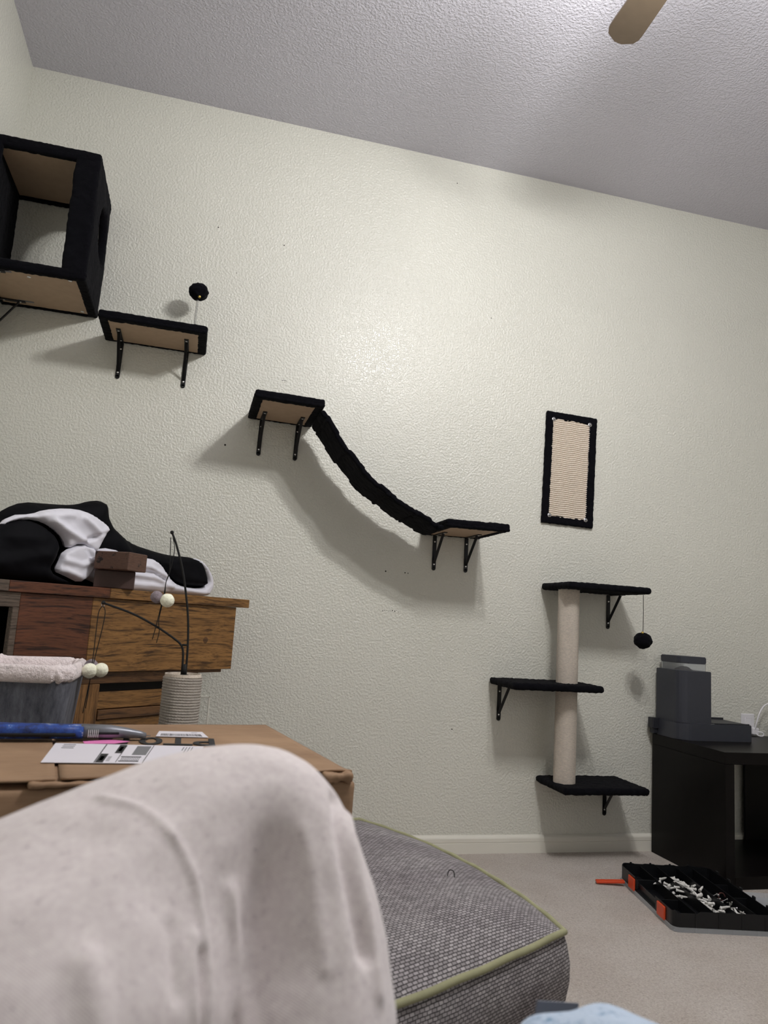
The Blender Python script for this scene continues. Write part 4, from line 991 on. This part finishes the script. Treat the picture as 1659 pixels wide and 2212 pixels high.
loop = [(i / 60, 0.0) for i in range(60)] + [(1.0, i / 60) for i in range(60)] + [(1 - i / 60, 1.0) for i in range(60)] + [(0.0, 1 - i / 60) for i in range(60)]
lp = [edge_bulge(u, v) for u, v in loop]; nl = len(lp); cen = Vector((0.07, -1.55))
def rim_pts(z, out):
    r = []
    for k, p in enumerate(lp):
        t = (lp[(k + 1) % nl] - lp[(k - 1) % nl]).normalized(); n = Vector((t.y, -t.x)); q = p + n * out; r.append(Vector((q.x, q.y, z)) - OO)
    return r
bm = bmesh.new(); rr = rim_pts(ZT - 0.001, 0.002)
tube_into(bm, [p + Vector((0, 0, 0.0008 * sin(i * 0.9))) for i, p in enumerate(rr + rr[:2])], 0.0058, 10); bmobj('piping', bm, 'piping', ott, True)
V = []; F = []; UVs = []; per = [0]
for k in range(nl): per.append(per[-1] + (lp[(k + 1) % nl] - lp[k]).length)
zl = [ZT, ZT - 0.02, ZT - 0.05, ZT - 0.08, ZT - 0.11, ZT - 0.13, ZT - 0.135, ZT - 0.20, 0.12, 0.045]
ol = [0.0, 0.008, 0.014, 0.013, 0.006, -0.004, -0.006, -0.004, -0.004, -0.006]
for z, o_ in zip(zl, ol):
    r = rim_pts(z, o_); r.append(r[0])
    for k, p in enumerate(r): V.append(p + Vector((0, 0, 0)) + Vector((0.0025 * noise.noise(p * 9), 0.0025 * noise.noise(p * 9 + Vector((4, 4, 4))), 0))); UVs.append((per[k], z))
m_ = nl + 1
for j in range(len(zl) - 1):
    for k in range(nl): F.append((j * m_ + k, j * m_ + k + 1, (j + 1) * m_ + k + 1, (j + 1) * m_ + k))
F.append(tuple((len(zl) - 1) * m_ + k for k in range(nl)))
uvobj('upholstered_side', V, F, UVs, 'tweed', ott)
for k in (10, 50, 70, 110, 130, 170, 190, 230):
    if k in (50, 110, 170, 230):
        p = lp[k].lerp(cen, 0.12); tube('leg', [Vector((p.x, p.y, 0.0)) - OO, Vector((p.x, p.y, 0.05)) - OO], [0.018, 0.022], 'black_plastic', ott, 16)
th = (0.567, -1.485)
tube('loose_thread', curve_pts([Vector((0.528, -1.575, ZT + 0.036)) - OO, Vector((0.532, -1.572, ZT + 0.045)) - OO, Vector((0.540, -1.574, ZT + 0.044)) - OO, Vector((0.541, -1.580, ZT + 0.034)) - OO], 5), 0.0009, 'cord', ott, 5)

# ------------------------------------------------------------------ cardboard box
BR = radians(10.0); BO = Vector((0.293, -1.760, 0.0)); bz0, bz1 = 0.4455, 0.6555
cbx = tag(empty('cardboard_box', (BO.x, BO.y, bz0), BR), 'battered brown cardboard shipping box lying on the grey ottoman behind the knee', 'box')
BL, BD, BH = 0.66, 0.535, bz1 - bz0
def box_warp(p):
    # p in local centred coordinates; crumple the front top edge and the right corner
    x, y, z = p
    fe = exp(-((y + BD / 2) / 0.03) ** 2) * exp(-((z - BH / 2) / 0.03) ** 2)
    ce = exp(-((x - BL / 2) / 0.035) ** 2) * fe
    z -= fe * (0.006 + 0.006 * noise.noise(Vector((x * 14, 1, 1)))) + ce * 0.004
    y += fe * 0.006 * (0.5 + noise.noise(Vector((x * 22, 4, 1))))
    if abs(z) < BH / 2 - 0.004: y += 0.004 * noise.noise(Vector((x * 18, z * 10, 2))) if y < 0 else 0; x += 0.004 * noise.noise(Vector((y * 14, z * 20, 7))) if x > 0 else 0
    sag = 0.006 * exp(-((x - BL * 0.36) / 0.09) ** 2) * (1 if z > 0 else 0); z -= sag * (y / BD + 0.5)
    return Vector((x, y, z))
V, F = fuzz_box(BL, BD, BH, 0.010, 0.004, 0, 1, (0, 0, 0), box_warp)
V = [v + Vector((-BL / 2, BD / 2, BH / 2)) for v in V]
pyobj('carton', V, F, 'cardboard', cbx, True)
# top flaps
def flap(name, x0, x1, y0, y1, lift, seed):
    nx = int((x1 - x0) / 0.012); ny = max(3, int((y1 - y0) / 0.012)); V = []; F = []
    for t in (0, 1):
        for j in range(ny + 1):
            for i in range(nx + 1):
                x = x0 + (x1 - x0) * i / nx; y = y0 + (y1 - y0) * j / ny; u = j / ny
                z = BH + 0.0008 + 0.003 * t + lift * exp(-((y - y0) / 0.02) ** 2) * (0.55 + 0.6 * noise.noise(Vector((x * 12, seed, 0)))) + 0.0010 * noise.noise(Vector((x * 8, y * 8, seed)))
                V.append((x, y + 0.003 * noise.noise(Vector((x * 25, seed, 3))) * (1 if j == 0 else 0), z))
    n = (nx + 1) * (ny + 1)
    for j in range(ny):
        for i in range(nx):
            a = j * (nx + 1) + i; F.append((a, a + 1, a + nx + 2, a + nx + 1)); F.append((n + a, n + a + nx + 1, n + a + nx + 2, n + a + 1))
    for i in range(nx): F.append((i, n + i, n + i + 1, i + 1)); b = ny * (nx + 1) + i; F.append((b, b + 1, n + b + 1, n + b))
    for j in range(ny): a = j * (nx + 1); F.append((a, a + nx + 1, n + a + nx + 1, n + a)); a += nx; F.append((a, n + a, n + a + nx + 1, a + nx + 1))
    return pyobj(name, V, F, 'cardboard', cbx, True)
flap('top_flap', -BL + 0.002, -0.455, 0.006, BD - 0.002, 0.004, 3.0)
flap('top_flap', -0.449, -0.004, 0.010, BD - 0.002, 0.006, 8.0)
TZ = BH + 0.0055
# crushed corner and folded front edge
V, F = fuzz_box(0.05, 0.03, 0.016, 0.005, 0.006, 0.006, 60, (-0.032, 0.010, BH - 0.002), None, 3); pyobj('crushed_corner', V, F, 'cardboard', cbx, True)
V, F = fuzz_box(0.26, 0.016, 0.010, 0.006, 0.004, 0.004, 30, (-0.36, 0.004, BH - 0.001), None, 9); pyobj('folded_edge', V, F, 'cardboard', cbx, True)
for k in range(5):
    x = -0.30 + k * 0.012; vv, ff = fuzz_box(0.016, 0.010, 0.006, 0.003, 0.0025, 0.003, 90, (x, 0.040 + 0.004 * (k % 2), TZ + 0.001), None, k * 3.0); pyobj('torn_flake', vv, ff, 'cardboard', cbx, True)
def onbox(P):   # world point on the lid -> local
    q = Matrix.Rotation(-BR, 2) @ Vector((P[0] - BO.x, P[1] - BO.y)); return q
def decal(name, corners, mat, parent, z=0.0, th=0.0006):
    q = [onbox(c) for c in corners]
    return prism(name, [(a.x, a.y) for a in q], TZ + z, TZ + z + th, mat, parent)
lab = decal('shipping_label', [(-0.197, -1.715), (0.030, -1.712), (0.052, -1.547), (-0.203, -1.542)], 'paper', cbx); lab['label'] = 'white printed shipping label'
p0 = onbox((-0.197, -1.715)); p1 = onbox((0.030, -1.712)); p2 = onbox((0.052, -1.547)); p3 = onbox((-0.203, -1.542))
def LP(u, v): return (p0.lerp(p1, u)).lerp(p3.lerp(p2, u), v)
def ink(u0, u1, v0, v1, mat='ink', name='print_block'):
    prism(name, [tuple(LP(u0, v0)), tuple(LP(u1, v0)), tuple(LP(u1, v1)), tuple(LP(u0, v1))], TZ + 0.0006, TZ + 0.0008, mat, lab)
ink(0.335, 0.342, 0.02, 0.98); ink(0.475, 0.480, 0.05, 0.95); ink(0.655, 0.660, 0.02, 0.98)
ink(0.345, 0.395, 0.02, 0.46); ink(0.43, 0.475, 0.50, 0.97)
ink(0.357, 0.383, 0.12, 0.34, 'inkgrey'); ink(0.442, 0.465, 0.6, 0.85, 'inkgrey')
ink(0.55, 0.645, 0.42, 0.92, 'inkgrey'); ink(0.49, 0.625, 0.08, 0.12); ink(0.49, 0.625, 0.30, 0.34)
for k in range(11): ink(0.50 + k * 0.0115, 0.504 + k * 0.0115, 0.13, 0.29)
for k in range(4): ink(0.865 + k * 0.020, 0.872 + k * 0.020, 0.42 if k else 0.72, 0.92, 'inkgrey', 'print_line')
for k in range(3): ink(0.06 + 0.0 * k, 0.14, 0.90 - k * 0.09, 0.935 - k * 0.09, 'inkgrey', 'print_line')
for k in range(5): ink(0.405, 0.43, 0.10 + k * 0.05, 0.118 + k * 0.05, 'inkgrey', 'print_line')
l2 = decal('barcode_label', [(-0.037, -1.445), (0.063, -1.445), (0.052, -1.378), (-0.033, -1.380)], 'paper', cbx); l2['label'] = 'small white barcode label'
q0 = onbox((-0.037, -1.445)); q1 = onbox((0.063, -1.445)); q2 = onbox((0.052, -1.378)); q3 = onbox((-0.033, -1.380))
def QP(u, v): return (q0.lerp(q1, u)).lerp(q3.lerp(q2, u), v)
random.seed(5); u = 0.08
while u < 0.9:
    w = random.choice((0.006, 0.010, 0.016)); prism('bar', [tuple(QP(u, 0.12)), tuple(QP(u + w, 0.12)), tuple(QP(u + w, 0.52)), tuple(QP(u, 0.52))], TZ + 0.0006, TZ + 0.0008, 'ink', l2); u += w + random.choice((0.008, 0.012))
for a, b in ((0.72, 0.86), (0.74, 0.84)): prism('print_line', [tuple(QP(a, 0.66 + b * .1)), tuple(QP(b, 0.66 + b * .1)), tuple(QP(b, 0.70 + b * .1)), tuple(QP(a, 0.70 + b * .1))], TZ + 0.0006, TZ + 0.0008, 'inkgrey', l2)
tp = onbox((0.078, -1.452)); t = text_obj('stamped_code', 'PT01-', 0.108, 'ink', cbx, (tp.x, tp.y - 0.004, TZ - 0.0002), (0, 0, radians(180) - BR), 0.0003, 0.0012)
t.scale = (0.83, 1.0, 1.0)
tp2 = onbox((0.03, -1.30))
# crease line of a taped seam
a = onbox((-0.225, -1.66)); 
# utility knife and pink slip lying on the box
kz = bz1 + 0.0062
pk = prism('paper_slip', [(-0.155, -1.545), (-0.105, -1.540), (-0.080, -1.515), (-0.115, -1.500), (-0.160, -1.525)], kz, kz + 0.0008, 'pink', None)
tag(pk, 'bright pink paper slip under the utility knife on the box', 'paper')
kn = tag(empty('utility_knife', (-0.058, -1.480, kz + 0.001), radians(8)), 'scuffed blue utility knife with a grey metal nose, lying on the cardboard box', 'utility knife')
def knife_section(x, w, h, z=0.0, n=16, yo=0.0):
    return [(x, yo + w * (abs(cos(2 * pi * k / n)) ** 0.7) * (1 if cos(2 * pi * k / n) > 0 else -1), z + h * (1 + (abs(sin(2 * pi * k / n)) ** 0.7) * (1 if sin(2 * pi * k / n) > 0 else -1))) for k in range(n)]
def loft(name, secs, mat, parent):
    V = [p for s in secs for p in s]; n = len(secs[0]); F = []
    for j in range(len(secs) - 1):
        for k in range(n): F.append((j * n + k, j * n + (k + 1) % n, (j + 1) * n + (k + 1) % n, (j + 1) * n + k))
    F.append(tuple(range(n))); F.append(tuple((len(secs) - 1) * n + k for k in range(n))); return pyobj(name, V, F, mat, parent, True)
loft('handle', [knife_section(x, w, h) for x, w, h in ((-0.300, 0.016, 0.010), (-0.290, 0.021, 0.013), (-0.25, 0.022, 0.0135), (-0.20, 0.021, 0.0130), (-0.14, 0.020, 0.0125), (-0.108, 0.019, 0.0125))], 'knife_blue', kn)
loft('metal_nose', [knife_section(x, w, h) for x, w, h in ((-0.112, 0.0175, 0.0128), (-0.06, 0.0160, 0.0120), (-0.03, 0.0125, 0.0095), (-0.006, 0.0085, 0.0068), (0.004, 0.0065, 0.005))], 'knife_steel', kn)
box('slide_track', -0.100, -0.046, -0.0195, -0.0150, 0.0095, 0.0135, 'black_plastic', kn, 0.0005)
for k in range(6): box('thumb_rib', -0.100 + k * 0.0033, -0.0982 + k * 0.0033, -0.0225, -0.0150, 0.005, 0.0190, 'chrome', kn, 0.0005)
box('grip_inlay', -0.245, -0.120, -0.0235, -0.0185, 0.006, 0.0125, 'black_plastic', kn, 0.002)
box('blade', 0.0, 0.012, -0.003, 0.003, 0.0045, 0.0055, 'steel', kn, 0)

# ------------------------------------------------------------------ sofa seat, person's bent leg, blue pillow
sf = tag(empty('sofa', (0.0, -2.95, 0)), 'grey tweed sofa seat under the bent leg, at the bottom edge of the picture', 'sofa')
def soft_seat(name, x0, x1, y0, y1, z0, z1, parent, org):
    v, f = fuzz_box(x1 - x0, y1 - y0, z1 - z0, 0.03, 0.035, 0.003, 8, ((x0 + x1) / 2, (y0 + y1) / 2, (z0 + z1) / 2)); v = [p - Vector(org) for p in v]
    return uvobj(name, v, f, [(p.x + p.z * 0.3, p.y + p.z) for p in v], 'tweed', parent)
soft_seat('seat_cushion', -0.70, 0.70, -3.30, -2.42, 0.27, 0.41, sf, (0, -2.95, 0))
soft_seat('seat_base', -0.70, 0.70, -3.30, -2.44, 0.05, 0.27, sf, (0, -2.95, 0))
for x in (-0.6, 0.6):
    for y in (-0.28, 0.42): tube('leg', [(x, y, 0), (x, y, 0.06)], [0.02, 0.025], 'black_plastic', sf, 16)
def skin_mesh(pts, rad, edges, vox, root=0, sub=2):
    me = bpy.data.meshes.new('s'); me.from_pydata([tuple(p) for p in pts], edges, []); o = bpy.data.objects.new('s', me); COL.objects.link(o)
    md = o.modifiers.new('k', 'SKIN'); md.use_smooth_shade = True
    for i, v in enumerate(me.skin_vertices[0].data):
        r = rad[i]; v.radius = (r, r) if not isinstance(r, tuple) else r; v.use_root = (i == root)
    s = o.modifiers.new('d', 'SUBSURF'); s.levels = sub; s.render_levels = sub
    if vox: r = o.modifiers.new('r', 'REMESH'); r.mode = 'VOXEL'; r.voxel_size = vox
    dg = bpy.context.evaluated_depsgraph_get(); out = bpy.data.meshes.new_from_object(o.evaluated_get(dg)); bpy.data.objects.remove(o); return out
def smooth_mesh(me, it, fac=0.5):
    bm = bmesh.new(); bm.from_mesh(me)
    for _ in range(it): bmesh.ops.smooth_vert(bm, verts=bm.verts, factor=fac, use_axis_x=True, use_axis_y=True, use_axis_z=True)
    bm.to_mesh(me); bm.free()
ps = tag(empty('person', (0.0, -2.75, 0.41)), 'person seen only as a bent knee in loose off-white heathered trousers', 'person')
PO = Vector((0.0, -2.75, 0.41))
HIP = Vector((-0.40, -2.70, 0.495)); KN = Vector((0.070, -2.425, 0.780)); AN = Vector((0.070, -2.60, 0.485))
def lerp(a, b, t): return a.lerp(b, t)
leg = [HIP, lerp(HIP, KN, .33), lerp(HIP, KN, .7), KN, lerp(KN, AN, .35), lerp(KN, AN, .7), AN, AN + Vector((0.012, 0.05, -0.035)), AN + Vector((0.03, 0.13, -0.045))]
me = skin_mesh([p - PO for p in leg], [0.080, 0.076, 0.062, 0.054, 0.050, 0.040, 0.032, 0.030, 0.020], [(i, i + 1) for i in range(8)], 0.006)
smooth_mesh(me, 3); me.materials.clear(); link('leg', me, 'skin', ps, True)
tr = [HIP + Vector((-0.03, -0.02, -0.01)), lerp(HIP, KN, .33), lerp(HIP, KN, .68), KN + Vector((-0.008, -0.006, -0.006)), KN + Vector((0.020, -0.03, -0.060)), lerp(KN, AN, .62) + Vector((0.008, 0, -0.01)), AN + Vector((0.0, 0.0, 0.0)), lerp(lerp(HIP, KN, .66), lerp(KN, AN, .9), .55)]
me = skin_mesh([p - PO for p in tr], [0.120, 0.108, 0.091, 0.073, 0.076, 0.084, 0.080, 0.095], [(i, i + 1) for i in range(6)] + [(2, 7)], 0.0030)
smooth_mesh(me, 22)
seamA = []
def polyd(P, pl): 
    best = 9
    for a, b in zip(pl, pl[1:]):
        d = b - a; t = max(0, min(1, (P - a).dot(d) / d.length_squared)); best = min(best, (P - a - d * t).length)
    return best
bv = BVHTree.FromPolygons([v.co + PO for v in me.vertices], [tuple(p.vertices) for p in me.polygons])
def surf(pts, n=6):   # drop a 3D guide line on to the cloth, seen from the wearer's eye
    out = []
    for p in curve_pts(pts, n):
        d = (p - CAM).normalized(); h = bv.ray_cast(CAM + d * 0.05, d)
        if h[0] is not None: out.append(h[0])
    return out
def gp(x, y, d=0.5):
    return CAM + (RX * ((x - 829.5) / 1610.6) - UP * ((y - 1106) / 1610.6) + FW) * d
fold_lines = []
for pl, w, h in (([(215, 1722), (300, 1745), (370, 1800), (405, 1860), (430, 1930), (448, 2040), (455, 2130), (452, 2230)], 0.0024, 0.0022),
                 ([(425, 2020), (420, 2120), (428, 2230)], 0.003, 0.0022), ([(438, 2060), (436, 2230)], 0.003, -0.0035),
                 ([(500, 1930), (512, 2040), (525, 2230)], 0.006, 0.0030), ([(372, 2000), (380, 2100), (385, 2150)], 0.004, -0.0025),
                 ([(655, 1790), (672, 1880), (688, 1990), (700, 2090)], 0.005, 0.0020), ([(190, 2080), (210, 2160), (215, 2230)], 0.008, 0.003),
                 ([(722, 1700), (735, 1800), (760, 1930), (785, 2060)], 0.006, -0.0060), ([(748, 1740), (770, 1850), (800, 2020), (815, 2150)], 0.005, 0.0030),
                 ([(600, 1700), (560, 1900), (580, 2100)], 0.02, -0.002)):
    s = surf([gp(*q) for q in pl]); 
    if len(s) > 1: fold_lines.append((s, w, h))
nrm = [v.normal.copy() for v in me.vertices]
for v, n in zip(me.vertices, nrm):
    P = v.co + PO; d = 0.0
    for s, w, h in fold_lines:
        if (P - s[0]).length > 0.6: continue
        dd = polyd(P, s)
        if dd < 4 * w: d += h * exp(-(dd / w) ** 2)
    d += 0.0022 * noise.noise(P * 14) + 0.0008 * noise.noise(P * 45)
    v.co = v.co + n * d
me.materials.clear(); link('trousers', me, 'trousers', ps, True)
# pale blue pillow at the bottom edge
pm = M['blue'].node_tree; pr = [n for n in pm.nodes if n.bl_idname == 'ShaderNodeValToRGB'][0]; pr.color_ramp.elements[0].color = lin((104, 144, 178)); pr.color_ramp.elements[1].color = lin((196, 212, 232))
pr.color_ramp.elements[0].position = 0.72; pr.color_ramp.elements[1].position = 1.0
bp = tag(ball('pillow', (0.300, -2.518, 0.586), 0.074, 'blue', None, 0.010, 26, 0.95, 5), 'pale blue fluffy pillow poking up at the bottom edge, right of the ottoman', 'pillow')
gc = tag(prism('card', [(0, 0), (0.04, 0), (0.04, 0.0012), (0, 0.0012)], 0, 0.06, 'card', None), 'thin grey card standing behind the blue pillow', 'card')
gc.location = (0.292, -2.408, 0.556); gc.rotation_euler = (0, radians(9), radians(6))
